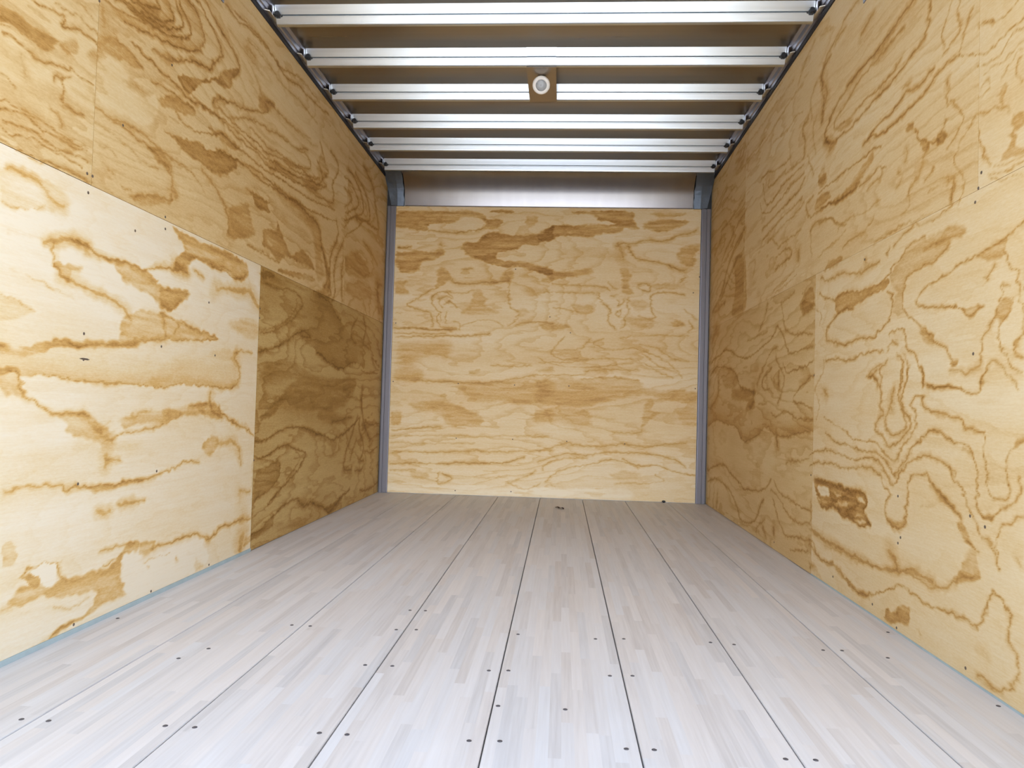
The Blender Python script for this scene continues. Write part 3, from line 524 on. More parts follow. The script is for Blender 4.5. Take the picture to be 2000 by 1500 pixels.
RINGS_R = """
S 19.1 .52 2315,1925 2369,1929 2416,1924 2485,1919 2536,1904 2635,1895 2755,1896 2886,1887 2971,1869 3044,1827 3089,1799 3056,1753
S 13.0 .38 2367,1877 2444,1880 2525,1871 2634,1866 2754,1861 2857,1838 2954,1814 2982,1787
S 12.7 .46 2204,1864 2227,1820 2243,1784 2293,1772 2364,1759 2459,1745 2574,1735 2700,1729 2826,1723 2979,1721
S 19.8 .3 2242,1775 2319,1767
S 12.0 .36 2384,1794 2440,1772 2564,1759 2654,1764 2750,1764 2881,1764
F 9.9 .3 2981,1776 2854,1764 2788,1749 2908,1738
S 33.2 .45 3088,1765 2994,1720 3046,1717
S 10.7 .46 2176,1667 2240,1656 2307,1653 2380,1663 2456,1646 2560,1641 2637,1623 2708,1615
S 20.0 .3 2399,1688 2353,1681
S 9.6 .48 2044,1632 2108,1639 2160,1628 2239,1615 2306,1607 2397,1601 2495,1599 2580,1598 2637,1614 2672,1619
S 6.5 .42 2044,1632 1997,1604 1952,1582 1903,1575 1857,1583 1813,1584 1772,1588
S 7.7 .33 1986,1723 2005,1700 2031,1666 2044,1632
S 9.1 .28 2097,1805 2125,1775 2139,1731 2123,1693
S 7.8 .33 2061,1785 2060,1744 2039,1722 2052,1695 2087,1682 2123,1677
S 9.3 .38 1953,1659 1916,1650 1892,1627 1858,1630 1825,1629 1803,1637
F 5.4 .26 1941,1656 1904,1647 1892,1627 1916,1629
S 6.1 .33 1951,1552 1914,1542 1862,1545 1824,1563 1771,1562
S 6.3 .24 1938,1525 1879,1522 1823,1523 1771,1536
S 6.0 .24 1856,1485 1823,1497 1796,1513 1771,1514
S 8.1 .28 1770,1498 1796,1484 1785,1457 1770,1440
S 12.7 .28 1944,1496 1920,1503 1908,1491
S 6.2 .24 1950,1471 1907,1481
F 6.6 .24 1866,1450 1839,1468 1827,1446 1838,1431 1821,1391 1832,1399
S 6.8 .33 1949,1432 1901,1423 1855,1415 1832,1406
F 6.3 .34 1810,1374 1779,1374 1768,1345 1799,1334 1804,1304 1767,1275 1767,1262 1820,1277 1869,1283 1825,1315 1821,1349
S 9.9 .38 1954,1389 1947,1344 1935,1333 1941,1314 1910,1290
S 3.4 .28 1916,1265 1846,1253 1767,1246
S 3.2 .24 1910,1256 1863,1238 1767,1224
S 3.1 .2 1898,1273 1767,1259
S 20.2 .36 2099,1586 2099,1571
S 9.5 .32 2084,1564 2113,1539 2119,1515
S 8.0 .33 2098,1521 2041,1472 2033,1447 2060,1421 2102,1402
S 6.3 .28 1968,1429 2026,1408 2066,1378 2087,1348 2030,1297 2030,1257 2043,1224
S 11.5 .28 2093,1312 2071,1287 2092,1245
F 6.3 .36 2358,1556 2305,1548 2313,1534 2349,1535
S 9.4 .45 2304,1531 2277,1496 2243,1472 2202,1453 2163,1439
F 5.4 .33 2269,1485 2210,1456 2226,1429 2260,1465
F 6.0 .42 2156,1463 2118,1457 2118,1434 2163,1431 2171,1453
S 12.9 .32 2126,1487 2148,1461
S 13.2 .24 2218,1447 2242,1423 2266,1390 2317,1365 2352,1337
S 24.4 .24 2347,1480 2355,1448
S 8.8 .28 2248,1352 2192,1371
S 11.8 .25 2406,1431 2397,1425
S 15.2 .2 2429,1372 2391,1396
S 6.7 .2 2223,1313 2175,1314
S 8.4 .25 2115,1323 2108,1306
S 10.5 .42 2546,1553 2624,1566 2743,1572 2901,1572 3063,1573 3143,1568
F 11.5 .28 2612,1558 2600,1539 2634,1517 2740,1497 2856,1486 2983,1485 3044,1496 2844,1503 2717,1534 2670,1548
S 9.6 .42 2502,1475 2566,1486 2632,1474 2727,1469
S 13.6 .28 2533,1471 2543,1447 2631,1440
S 16.8 .42 2954,1482 2843,1482 2728,1489
F 12.3 .3 3147,1649 3083,1674 3048,1591 3144,1597
S 21.5 .33 2765,2163 2870,2168 2953,2142 3057,2121 3117,2071 3131,2020
S 30.1 .33 2618,2054 2675,2046 2723,2031
S 20.4 .28 2882,2127 2981,2118
S 15.6 .24 3158,2245 3014,2200
S 32.5 .33 3083,2004 3064,1946 3110,1909 3140,1864
S 12.7 .45 3139,1493 2999,1489 2870,1480 2752,1476
S 13.5 .33 3137,1442 3041,1432 2936,1395 2838,1368
S 10.7 .28 2551,1371 2640,1367 2774,1382 2907,1380 2920,1362
S 13.0 .28 2593,1327 2673,1304 2835,1296 2876,1284
S 10.4 .24 3131,1310 2976,1322 2837,1348
S 9.5 .2 2353,1346 2333,1303 2388,1283
F 8.8 .28 3034,1263 2888,1256 2901,1232 3032,1225 3064,1242
S 15.6 .36 3094,1220 3030,1187 2927,1185 2831,1183 2704,1165 2622,1169 2545,1173
S 17.8 .5 2482,1183 2468,1195
S 17.1 .3 2663,1203 2657,1195
S 13.4 .36 2433,1199 2367,1219 2296,1235
S 6.7 .28 2590,1242 2484,1246 2387,1249 2305,1246 2245,1223 2173,1217 2120,1222 2077,1226 2036,1240
S 10.5 .18 2505,1255 2387,1249
S 9.2 .33 2079,1289 2092,1248 2077,1230
S 10.2 .42 3123,1152 3043,1123 2952,1099 2855,1106 2642,1098 2553,1102 2480,1116 2451,1137 2384,1154 2339,1174 2286,1184 2228,1180
F 6.7 .42 2952,1099 2828,1107 2642,1100 2490,1104 2500,1075 2585,1070 2699,1054 2825,1041 2921,1037
S 11.0 .46 2489,1060 2443,1035 2446,984 2496,954 2558,929 2602,915 2695,928 2834,920 2960,936 3036,959 3037,997 2964,1027 2852,1044 2748,1041
F 9.0 .2 2244,1178 2112,1179 2035,1174 2007,1143 2090,1136 2148,1111 2226,1099 2310,1094 2354,1077 2372,1059 2380,996 2360,973 2417,980 2437,1004 2419,1045 2449,1076 2470,1114 2384,1150 2312,1173
S 10.2 .42 2089,1132 2155,1104 2242,1098 2328,1089 2363,1070 2371,1038 2370,995 2342,966 2289,944 2238,918 2189,893 2173,872 2127,865 2090,847 2069,819
S 12.8 .24 2235,1152 2112,1152
F 5.8 .18 2105,1177 2028,1169 2014,1144 2090,1143 2172,1150
F 7.1 .28 2271,929 2205,907 2173,876 2204,871 2254,900
F 5.9 .42 2075,809 2048,822 2027,810 2054,797
S 13.8 .28 2068,790 2000,780 1944,787 1926,800
S 8.0 .36 1926,800 1926,841 1909,873 1880,896 1875,916
F 5.9 .28 1881,920 1858,943 1825,932 1820,912 1852,890 1875,896
S 6.5 .32 1826,964 1859,979 1864,951 1875,936
S 5.6 .32 1820,938 1820,912 1852,887 1863,862 1851,834 1823,806 1802,777 1761,765
S 9.6 .42 1765,1105 1817,1088 1901,1077 1961,1069 2060,1067 2131,1054 2208,1040 2257,1024 2273,998 2207,979 2107,967 2044,944 2003,921 1965,927 1934,940
F 5.5 .22 1961,1066 1883,1077 1833,1082 1827,1052 1860,1045 1930,1053
F 6.1 .26 2051,949 1940,938 1997,913 2030,928
S 11.2 .38 1877,1035 1906,1021 1923,1003
S 7.4 .33 1832,1053 1827,1019 1800,992 1794,956 1793,934 1767,902 1767,852 1787,832 1786,804 1761,799
S 17.6 .26 1772,837 1792,814 1771,803
S 10.3 .28 1764,998 1768,958
S 9.0 .42 3047,879 2886,868 2792,860 2669,864 2578,871 2514,871
S 8.7 .42 2474,917 2445,927 2368,915 2358,876 2339,858 2286,838 2260,804 2234,779 2225,743
S 8.1 .38 2483,873 2454,897 2414,885
S 13.1 .33 2533,823 2620,795 2564,779 2552,747
S 11.0 .38 2482,838 2533,805 2520,746
S 9.3 .38 2423,847 2375,823 2369,785 2382,743
S 7.9 .28 2375,848 2338,816 2337,775 2354,742
S 8.3 .42 2209,751 2124,744 2040,744 2019,738
S 7.0 .33 1925,749 1902,782 1879,800 1856,796
S 4.1 .24 1856,796 1812,764 1780,732
S 11.3 .42 2601,788 2554,768 2508,719 2518,692 2496,668 2528,649 2555,616 2493,590 2440,565 2390,574 2342,596 2306,631 2316,657 2354,683 2356,739 2329,804
S 9.7 .38 2377,806 2385,740 2364,687 2334,639 2352,613 2410,600 2462,614 2484,645 2454,673
S 13.6 .38 2430,750 2425,732
S 24.8 .32 2424,714 2433,682
S 11.7 .28 2637,790 2589,788 2556,806
S 46.1 .28 3041,749 3016,735
S 12.5 .42 2248,795 2230,774 2229,745
S 8.7 .42 2204,746 2108,742 2034,740 1993,724 1946,728 1927,747 1903,775
S 7.5 .38 2228,712 2281,712 2303,691 2280,670 2274,632 2296,602 2351,561 2418,521 2470,536 2536,564 2654,573 2756,579 2867,607 3036,644
S 9.9 .46 2228,712 2236,695 2202,679 2169,667 2099,660 2040,657 2011,639 1919,629
S 7.5 .38 1919,629 1912,589 1899,537 1892,486 1862,469 1816,481 1811,511
S 6.7 .28 1811,511 1817,544 1806,578 1790,602 1764,613
F 4.2 .26 1796,618 1759,623 1764,609 1796,598
S 8.7 .42 3017,580 2923,556 2781,545 2702,544 2628,536 2535,536 2469,504 2427,476 2388,506 2322,541 2260,582 2192,612 2128,614 2075,595 2011,591 1970,575 1943,533 1935,481 1935,446 1915,420
S 9.0 .42 3216,483 3095,508 2952,516 2807,504 2714,500 2627,516 2535,508 2479,471 2447,451 2416,450 2387,488 2331,519 2259,541 2191,553 2142,537 2073,523 2058,505 2008,480 1981,447 1953,407 1934,375
S 11.7 .42 3214,435 3110,461 2981,470 2833,460 2700,471 2591,480 2522,463 2488,433 2446,411 2465,377 2464,345 2422,324 2382,317 2326,339 2327,382 2324,438 2320,477 2275,489 2206,494 2164,475 2125,460 2071,435 2021,409
S 21.3 .26 2164,475 2064,436 2014,402
S 16.2 .2 2010,580 1963,568
S 14.6 .25 2073,523 2044,510
S 14.9 .25 2728,547 2696,542
F 6.2 .22 2465,359 2403,336 2326,356 2316,345 2382,317 2443,330
F 6.9 .32 2042,391 2000,393 1986,366 1952,333 2006,356 2034,373
S 10.2 .32 1992,354 1939,328
F 7.1 .62 3141,394 3025,400 2887,397 2775,393 2647,392 2610,368 2645,329 2584,299 2668,279 2758,288 2854,284 2913,303 3052,284 3078,314 3122,350
F 6.2 -.6 3106,366 3008,373 2952,352 2990,331 3071,332
F 5.8 -.5 2915,362 2843,365 2870,346
F 4.3 -.5 2709,375 2646,373 2634,360 2696,362
F 4.3 -.4 2928,325 2800,349 2813,332 2913,313
F 4.8 -.4 2707,320 2681,314 2732,307
F 4.0 -.45 2719,296 2632,307 2632,297 2693,285
S 16.6 .5 3141,394 3009,396 2872,388 2762,389 2647,392 2616,369 2645,334 2584,299
S 14.3 .5 3104,323 3052,289 2913,308 2840,286 2745,292 2668,279 2584,297
S 16.4 .45 2961,367 2929,328 2774,378 2695,357 2799,318
S 39.7 .38 2440,236 2409,216 2399,200
S 25.2 .36 3166,180 2998,169 2849,164 2714,164 2591,160 2480,170 2398,187 2322,208 2250,207 2166,205
S 8.9 .2 3030,152 2713,155 2501,161
S 13.8 .38 3199,128 3110,98 2995,87 2889,98 2803,69 2736,65
F 8.6 .26 2005,316 1959,332 1945,292 1951,255 2060,226 2032,270
S 7.4 .38 1915,420 1873,419 1827,450 1788,471 1768,499 1763,529
F 4.8 .28 1909,424 1861,425 1885,411
S 12.7 .33 1915,364 1884,363 1866,342 1859,310
S 6.1 .33 1859,310 1849,389 1810,419 1756,437
S 32.3 .26 1765,349 1760,334
S 3.2 .14 2237,398 2139,413
F 16.4 .28 3192,55 3046,14 3171,22
S 20.7 .33 2339,196 2262,191 2199,185 2116,200 2054,223 2025,249 1948,270
S 12.0 .42 2888,89 2813,67 2701,50 2587,61 2483,91 2387,136 2347,147 2289,137 2215,130 2131,140 2038,145 1946,145
F 9.0 .28 2784,68 2675,62 2575,66 2623,44 2728,44
S 11.7 .38 1946,145 1920,181 1901,222 1870,246 1839,238 1821,208 1817,175 1820,150 1791,132 1779,112 1784,77 1830,36 1872,31 1911,35 1950,32
F 6.2 .42 2480,23 2437,49 2395,51 2345,87 2297,87 2291,45 2384,25 2458,15
S 12.6 .25 2240,47 2240,38
F 21.6 .1 1958,96 1906,124 1892,74 1944,71
S 21.7 .33 3036,2098 3117,2068 3127,2012 3100,1941 3132,1860
S 21.7 .25 3126,2003 3067,1994
S 23.6 .33 3303,1939 3372,1929 3340,1849 3351,1798
S 10.1 .28 3390,2005 3479,2022 3571,2009 3703,2018 3864,2030
S 9.4 .33 3547,1864 3694,1858 3874,1890 4073,1920
S 9.5 .28 3351,1793 3528,1800 3725,1813 3832,1814
S 14.8 .28 3295,1774 3265,1720 3211,1672
S 11.8 .2 3520,2211 3857,2212 4135,2210 4432,2206
S 11.2 .22 3368,2135 3594,2126 3851,2104 4127,2094 4448,2102
S 17.9 .22 3239,2247 3372,2206 3442,2158
S 12.3 .24 3966,2125 4260,2117 4629,2116
S 15.0 .22 3178,2061 3279,2006 3249,1923
S 14.6 .22 3196,1902 3246,1860 3202,1756
S 12.9 .18 3685,2284 3976,2271 4316,2255
F 8.7 .28 3146,1626 3074,1637 3060,1600 3108,1597
S 11.0 .36 4029,1873 3983,1789 3940,1739 3791,1735 3654,1761 3450,1766 3349,1761
S 12.3 .33 3910,1859 3927,1821 3796,1814 3625,1821
S 12.3 .38 4064,1784 4039,1722 3899,1696 3684,1700 3493,1722 3347,1724
S 11.9 .42 4032,1627 3821,1645 3566,1652 3415,1662 3332,1696
S 9.0 .33 4008,1572 3782,1593 3517,1605 3355,1617
S 8.8 .28 3908,1539 3642,1554 3484,1568 3340,1585
S 8.7 .33 3739,1466 3541,1477 3362,1473
S 12.0 .42 3772,1427 3635,1434 3522,1420 3520,1386 3648,1373 3768,1375
S 7.8 .28 3722,1478 3833,1538 3927,1533
S 43.2 .28 3400,1385 3398,1339
S 11.4 .33 3268,1512 3311,1568 3206,1579
S 9.5 .42 3281,1511 3164,1494 3056,1491 2932,1477 2829,1480 2761,1479
F 8.1 .28 3204,1526 3142,1552 3024,1548 3034,1514 3165,1503
S 11.3 .36 3252,1446 3213,1459 3101,1444 3007,1425 2908,1392
S 15.2 .24 3252,1446 3233,1328
S 6.5 .25 3155,1313 3048,1320 2937,1332
F 22.8 .33 4723,1598 4406,1566 4359,1261 4693,1255 4625,1422
S 15.8 .3 4410,1927 4611,1890 5046,1867
S 20.1 .3 4379,1834 4737,1762 5026,1657
S 24.4 .33 4395,1731 4647,1678 4836,1587 5007,1449 5298,1350
S 24.4 .33 4586,1590 4801,1515 5034,1399
S 19.1 .25 4912,2104 5228,2053
S 16.9 .28 4466,1700 4725,1630
S 16.2 .22 4679,2068 5061,2030
S 25.1 .22 5042,1832 5267,1740
F 10.6 .28 3346,1171 3239,1198 3186,1155 3209,1107 3314,1086 3358,1127
S 8.2 .28 3797,1268 3578,1292 3396,1316
S 8.1 .28 3832,1232 3624,1261 3424,1279
S 10.0 .28 3620,1182 3464,1211
S 16.8 .22 4305,1487 4171,1496 4208,1412
F 8.0 .28 3388,1159 3184,1121 3234,1093 3328,1083 3371,1115
S 13.6 .33 3653,1186 3616,1123 3597,1072 3500,1028 3310,1005 3191,998
S 11.2 .42 5298,999 5063,1026 4818,1048 4591,1006 4360,967 4177,977 3989,1002 3819,1029 3715,1075 3645,1043 3576,993 3510,940 3405,932 3188,942
S 12.5 .28 4296,1055 4055,1072 3896,1073
S 22.9 .28 4057,1100 3941,1162 3887,1219
S 16.6 .33 3962,887 3887,936 3797,971 3709,979
S 11.1 .46 3603,893 3552,847 3415,850 3289,857 3184,873
S 19.6 .28 4078,806 3961,877
S 13.2 .36 3791,884 3901,853 3976,808 3934,775 3839,778 3783,751
S 18.1 .32 3723,935 3651,871 3598,821 3644,749 3692,705
S 30.9 .42 3684,853 3688,784
S 17.6 .25 3806,839 3768,802
S 16.6 .36 5326,914 5122,954 4779,936 4554,887 4471,811 4298,783 4139,769
F 14.1 .22 5293,941 4808,937 4554,881 4522,819 4796,801 4953,872 5117,905
S 42.4 .28 5049,882 5071,773 5301,670
F 17.3 .32 4420,804 4118,774 4158,730 4114,707 4221,674 4314,679 4270,720 4621,735 4653,785
S 48.1 .36 4161,769 4135,713 4221,680
S 8.5 .25 4029,702 3872,701
S 10.6 .38 3169,821 3272,799 3395,758 3453,732 3422,709 3294,699 3188,677
S 9.3 .36 3794,655 3722,636 3589,666 3494,658 3389,636 3186,639
G 12.7 .46 -51 5361,555 5088,603 4748,583 4501,558 4396,502 4208,505 4018,545 3902,581 3790,579 3682,553 3534,549 3357,578 3209,587
S 37.7 .46 3691,547 3688,508
S 9.3 .28 3158,1096 3107,1069 3117,1028
S 10.2 .28 3075,883 3061,833 3131,790 3154,762
S 10.7 .28 3128,744 3090,698 3124,644
S 31.6 .32 3028,746 3016,736
S 47.0 .25 5227,1341 4906,1360
S 83.2 .25 5279,1155 5148,1227
S 13.2 .38 5366,245 4963,312 4811,317 4636,275 4425,247 4302,225 4080,244 3881,276 3773,328
S 16.7 .38 5357,167 5082,207 4831,206 4627,171 4463,100 4384,46 4197,52 4048,91 3991,163 3896,212
S 47.5 .28 5008,114 5032,31
S 11.6 .38 3720,328 3632,288 3472,269 3326,261 3192,257
S 11.0 .38 3770,273 3665,265 3563,230 3453,194 3322,191 3190,203
S 13.4 .38 3732,237 3677,186 3590,136 3508,102 3375,116 3186,140 3148,130 3098,98 2993,87 2917,107
S 8.6 .38 3444,45 3197,92
S 15.2 .32 4023,30 4005,65 3871,123
S 21.0 .32 3887,74 3846,39
S 34.7 .38 3706,108 3704,78
S 13.9 .33 3528,431 3452,446 3216,467
F 10.1 .28 3182,53 3083,40 3168,30
S 76.0 .16 4048,387 3987,381
S 12.3 .3 3194,295 3179,255 3190,219
"""
RINGS_B = """
F 11.6 .45 -1110,2064 -787,2074 -594,2076 -465,2058 -431,2014 -316,2009 -366,1950 -442,1950 -431,1982 -476,2020 -573,2031 -624,2024 -668,1992 -784,1984 -861,1970 -879,1931 -989,1943 -1106,1948
S 16.1 .42 -866,1925 -749,1914 -640,1909 -538,1926 -449,1949
F 11.5 .55 -584,1755 -624,1812 -574,1845 -510,1846 -472,1879 -403,1915 -301,1913 -205,1898 -78,1909 -16,1936 46,1981 49,1873 -45,1859 -76,1827 -171,1832 -234,1799 -329,1785 -373,1765 -340,1727 -263,1709 -168,1710 -72,1687 23,1669 55,1657 56,1619 -7,1624 -103,1648 -199,1678 -294,1664 -390,1682 -468,1719 -532,1737
S 12.8 .28 -503,1846 -403,1912 -301,1906 -205,1898 -78,1909 47,1975
F 12.9 .48 -1087,1767 -971,1775 -868,1770 -765,1791 -738,1766 -757,1740 -814,1713 -904,1693 -953,1628 -1076,1626 -1092,1716
S 16.1 .42 -1076,1800 -985,1807
S 22.3 .33 -779,1823 -766,1817
F 12.9 .42 -798,1624 -761,1656 -708,1612 -700,1574 -732,1548 -756,1516 -801,1502 -797,1566
S 17.9 .38 -694,1561 -654,1543 -514,1545 -386,1557 -265,1562
F 12.8 .33 -324,1600 -274,1645 -235,1620 -259,1563 -323,1561
S 14.1 .33 -619,1649 -536,1654
F 12.9 .33 -1093,1542 -1009,1550 -1027,1511 -981,1467 -1071,1452 -1091,1471
S 16.1 .33 -801,1502 -864,1469 -940,1423 -1004,1383 -945,1352 -854,1328 -814,1291 -811,1220
S 14.1 .38 -664,1440 -730,1478 -799,1451 -824,1399 -803,1355 -763,1324
S 11.5 .33 -670,1428 -728,1439 -772,1400 -752,1362
S 11.5 .38 -740,1388 -682,1408 -649,1370
S 10.2 .33 -763,1324 -781,1266 -767,1234 -721,1209 -644,1211
S 9.0 .28 -756,1311 -749,1266
S 9.0 .28 -719,1337 -716,1241
S 8.9 .28 -659,1262 -613,1244 -612,1205
S 10.2 .28 -704,1478 -607,1473 -525,1494
F 15.3 .24 -525,1494 -480,1495 -447,1451 -415,1432 -445,1387 -329,1338 -380,1325 -603,1320 -541,1392
S 13.9 .28 -272,1556 -258,1512 -262,1435 -254,1372 -202,1341
S 8.9 .28 -189,1322 -219,1264 -257,1245
S 11.4 .28 -594,1231 -474,1272 -346,1268 -301,1237
F 12.7 .18 -215,1353 -159,1367 -113,1336 -188,1303
F 15.2 .24 -169,1507 -68,1521 53,1504 -4,1484 -79,1451 -143,1482
F 15.2 .28 -32,1585 56,1606 57,1568 -18,1560
S 19.0 .33 -187,1246 -92,1267 65,1264
F 6.4 .45 -414,2081 -255,2083 -261,2064 -401,2065
F 12.8 .28 -169,1991 -145,2036 -75,2037 -93,1986 -144,1972
S 10.2 .33 -1082,1208 -953,1211 -824,1194 -631,1199
S 12.8 .2 -1086,1317 -1047,1318
F 11.4 .5 -63,1910 -7,1929 30,1974 124,1982 200,1977 288,1984 413,1986 501,1993 450,2011 375,2017 362,2042 286,2067 204,2066 204,2085 624,2077 619,2020 658,1957 602,1962 564,1968 502,1930 409,1922 315,1902 189,1906 95,1893 45,1873 -62,1871
F 11.3 .42 688,1995 781,2022 842,2035 935,2030 1016,2018 967,1986 875,1953 801,1940 708,1957
F 11.4 .32 761,2072 996,2081 960,2055 811,2047
S 25.3 .36 505,1835 567,1854 629,1849 722,1876 846,1877 938,1904 1000,1923 1079,1956
S 43.6 .28 529,1860 531,1778 557,1734
S 21.9 .42 592,1830 606,1773 663,1742 756,1731 850,1701 1005,1666
F 12.5 .38 941,1759 971,1822 1063,1855 1106,1849 1070,1786 1065,1736 1054,1698 973,1715
F 38.0 .14 129,1810 380,1820 506,1784 507,1721 382,1751 162,1735
F 12.7 .38 -57,1674 6,1669 89,1645 196,1640 309,1661 353,1636 229,1603 134,1595 40,1574 8,1612 -56,1642
S 17.7 .33 60,1549 199,1545 324,1541 425,1530 463,1505
S 12.7 .24 11,1491 200,1488 357,1491
S 13.7 .33 382,1479 408,1422 478,1367 468,1298 507,1229
S 25.2 .22 470,1471 498,1468
F 11.3 .33 528,1658 590,1672 623,1596 605,1546 625,1489 544,1494 567,1577
S 25.0 .24 468,1562 494,1519
S 18.9 .18 627,1653 771,1643
S 15.7 .33 679,1553 735,1567 761,1530 736,1504 674,1534
F 12.6 .24 760,1555 945,1564 977,1533 773,1524
S 12.5 .33 769,1417 774,1486 916,1501 1009,1484
S 12.4 .28 976,1571 1006,1622
S 11.3 .36 527,1437 534,1400 570,1444
S 10.0 .36 523,1349 553,1369 554,1331 523,1343
S 12.5 .28 601,1451 590,1407 616,1357 585,1319 587,1269 544,1236
F 11.3 .18 589,1438 701,1441 745,1404 684,1359 627,1401
S 12.5 .33 757,1410 796,1342 765,1316 691,1327
F 11.3 .18 598,1332 704,1315 772,1304 755,1235 618,1269
S 17.7 .28 65,1372 159,1367 235,1343
F 15.1 .28 196,1399 340,1396 354,1346 267,1325 216,1349
S 13.9 .18 -19,1421 101,1417
F 12.6 .28 -46,1255 80,1258 194,1248 144,1221 18,1219
F 11.2 .33 890,1287 951,1301 1001,1271 927,1257
S 12.3 .28 1037,1297 1063,1247 1027,1222
S 15.5 .24 1011,1384 1061,1347 1092,1317
S 14.2 .33 -1094,1204 -959,1207 -825,1197 -673,1191
S 12.4 .36 -1093,1169 -850,1165 -708,1168
S 12.4 .42 -1092,1138 -850,1143 -671,1151 -494,1164 -405,1175
F 35.6 .28 -1072,1084 -706,1111 -686,1049 -711,986 -783,1011 -907,982 -951,936 -886,876 -929,821 -1082,844 -1068,960
S 24.7 .28 -1082,835 -929,830 -795,825 -617,821 -439,816 -263,839 -132,868 -45,888
F 31.6 .28 -607,794 -439,816 -263,830 -87,843 76,847 79,760 -39,687 -162,666 -259,698 -435,684 -570,742
F 22.9 .33 -968,652 -835,673 -657,669 -567,637 -450,578 -440,535 -607,495 -687,519 -716,580 -832,594 -931,618
F 17.8 .33 -1101,586 -1029,588 -1017,509 -1089,507
S 17.7 .36 -1096,454 -918,477 -740,491
F 12.4 .28 -539,902 -460,908 -468,886 -530,880
F 12.4 .18 -765,719 -712,739 -711,703
F 22.7 .24 -72,598 82,637 84,550 -35,547
S 12.3 .28 -372,950 -222,941 -91,957
F 17.5 .24 -37,923 74,944 75,900
S 12.3 .2 -1095,418 -738,429 -384,431 87,446
S 12.3 .2 -1094,370 -825,369 -470,376
S 19.3 .28 -1091,295 -913,309 -690,307 -337,327 -161,329 89,350
S 17.5 .38 -1098,219 -954,215 -776,221 -555,233 -334,236 -203,262 -116,291
S 14.1 .28 -1096,162 -908,168
F 15.8 .24 -952,158 -818,154 -800,128 -906,107
S 15.9 .28 -730,157 -736,86 -692,88 -631,116 -703,158
S 19.2 .18 -463,131 -244,147
S 10.4 .24 -243,112 -112,151 -35,198
S 10.5 .24 -243,112 -110,64 3,103
F 26.2 -.18 -1102,74 97,72 98,11 -1099,3
F 26.1 .33 -34,836 184,859 340,863 574,869 712,855 748,795 1090,804 1092,735 921,731 749,761 577,747 491,710 319,670 145,665 -30,687
S 30.5 .28 313,923 486,936 684,941
S 12.3 .24 -36,888 96,883 313,902
S 12.2 .28 297,866 574,873 703,864
F 26.2 .24 -29,634 320,644 357,541 236,520 148,543 -27,573
S 10.4 .24 446,1154 377,1126 448,1084 655,1089 785,1057 915,990 1003,897
S 10.4 .24 697,1125 827,1101 931,1034 1043,1002
S 10.4 .24 725,1055 830,980 959,931
S 10.4 .24 700,1003 831,936 943,887
S 10.5 .24 -38,976 137,980 354,1012 657,1019
S 10.5 .28 158,1165 90,1084 65,1040 119,1006 258,1018
S 10.5 .24 160,1077 265,1084 350,1152
S 10.5 .22 -39,1011 76,961 312,950 657,993
S 10.5 .2 567,1165 739,1187 1039,1193
F 17.2 .24 726,604 750,717 801,719 785,657 837,642 770,588 719,534
F 17.2 .2 957,645 1093,683 1095,563 1010,569
S 15.6 .24 523,485 669,481 728,517
S 13.9 .33 -19,259 68,297 197,327 328,323 500,346 715,348 844,331 973,292 1042,251
S 12.2 .28 18,199 34,243 155,291 328,305
S 12.1 .28 37,122 114,185 243,233 372,263 501,294 605,280 692,239
S 12.1 .33 587,305 700,257 846,262 974,223 1103,202
S 8.7 .2 37,122 117,81
F 20.7 .18 504,198 606,219 719,188 642,151 530,156
S 17.3 .28 -21,338 66,358 196,397 413,386 602,401 800,398 1030,423
S 10.3 .24 540,122 763,130 891,160 813,200
S 17.5 .18 -24,442 64,436
F 26.0 -.18 -14,68 592,81 594,3 -12,16
"""

rng = np.random.RandomState(7)
LAT = rng.rand(8, 256, 256)
def vnoise(u, v, k):
    L = LAT[k % 8]
    iu, iv = np.floor(u).astype(int), np.floor(v).astype(int)
    fu, fv = u - iu, v - iv
    fu = fu * fu * (3 - 2 * fu); fv = fv * fv * (3 - 2 * fv)
    a, b_ = L[iu % 256, iv % 256], L[(iu + 1) % 256, iv % 256]
    c, d_ = L[iu % 256, (iv + 1) % 256], L[(iu + 1) % 256, (iv + 1) % 256]
    return (a * (1 - fu) + b_ * fu) * (1 - fv) + (c * (1 - fu) + d_ * fu) * fv

def spline(p, n=4):
    if len(p) < 3: return p
    q = [p[0]]
    for i in range(len(p) - 1):
        p0, p1, p2, p3 = p[max(i - 1, 0)], p[i], p[i + 1], p[min(i + 2, len(p) - 1)]
        for t in np.arange(1, n + 1) / n:
            q.append(0.5 * ((2 * p1) + (p2 - p0) * t + (2 * p0 - 5 * p1 + 4 * p2 - p3) * t * t + (3 * p1 - p0 - 3 * p2 + p3) * t ** 3))
    return np.array(q)

def seg_dist(A, B, P):
    """distance to a polyline and the side of the nearest segment"""
    best = np.full(A.shape, 1e9); side = np.zeros(A.shape)
    for (x1, y1), (x2, y2) in zip(P[:-1], P[1:]):
        dx, dy = x2 - x1, y2 - y1
        L2 = dx * dx + dy * dy + 1e-12
        t = np.clip(((A - x1) * dx + (B - y1) * dy) / L2, 0, 1)
        d = np.hypot(A - x1 - t * dx, B - y1 - t * dy)
        s = dx * (B - y1) - dy * (A - x1)
        m = d < best
        best[m] = d[m]; side[m] = s[m]
    return best, np.sign(side)

def inside(A, B, P):
    r = np.zeros(A.shape, bool)
    for (x1, y1), (x2, y2) in zip(P, np.roll(P, -1, 0)):
        c = ((y1 > B) != (y2 > B)) & (A < (x2 - x1) * (B - y1) / (y2 - y1 + 1e-15) + x1)
        r ^= c
    return r

def sstep(a, b_, x):
    t = np.clip((x - a) / (b_ - a), 0, 1)
    return t * t * (3 - 2 * t)

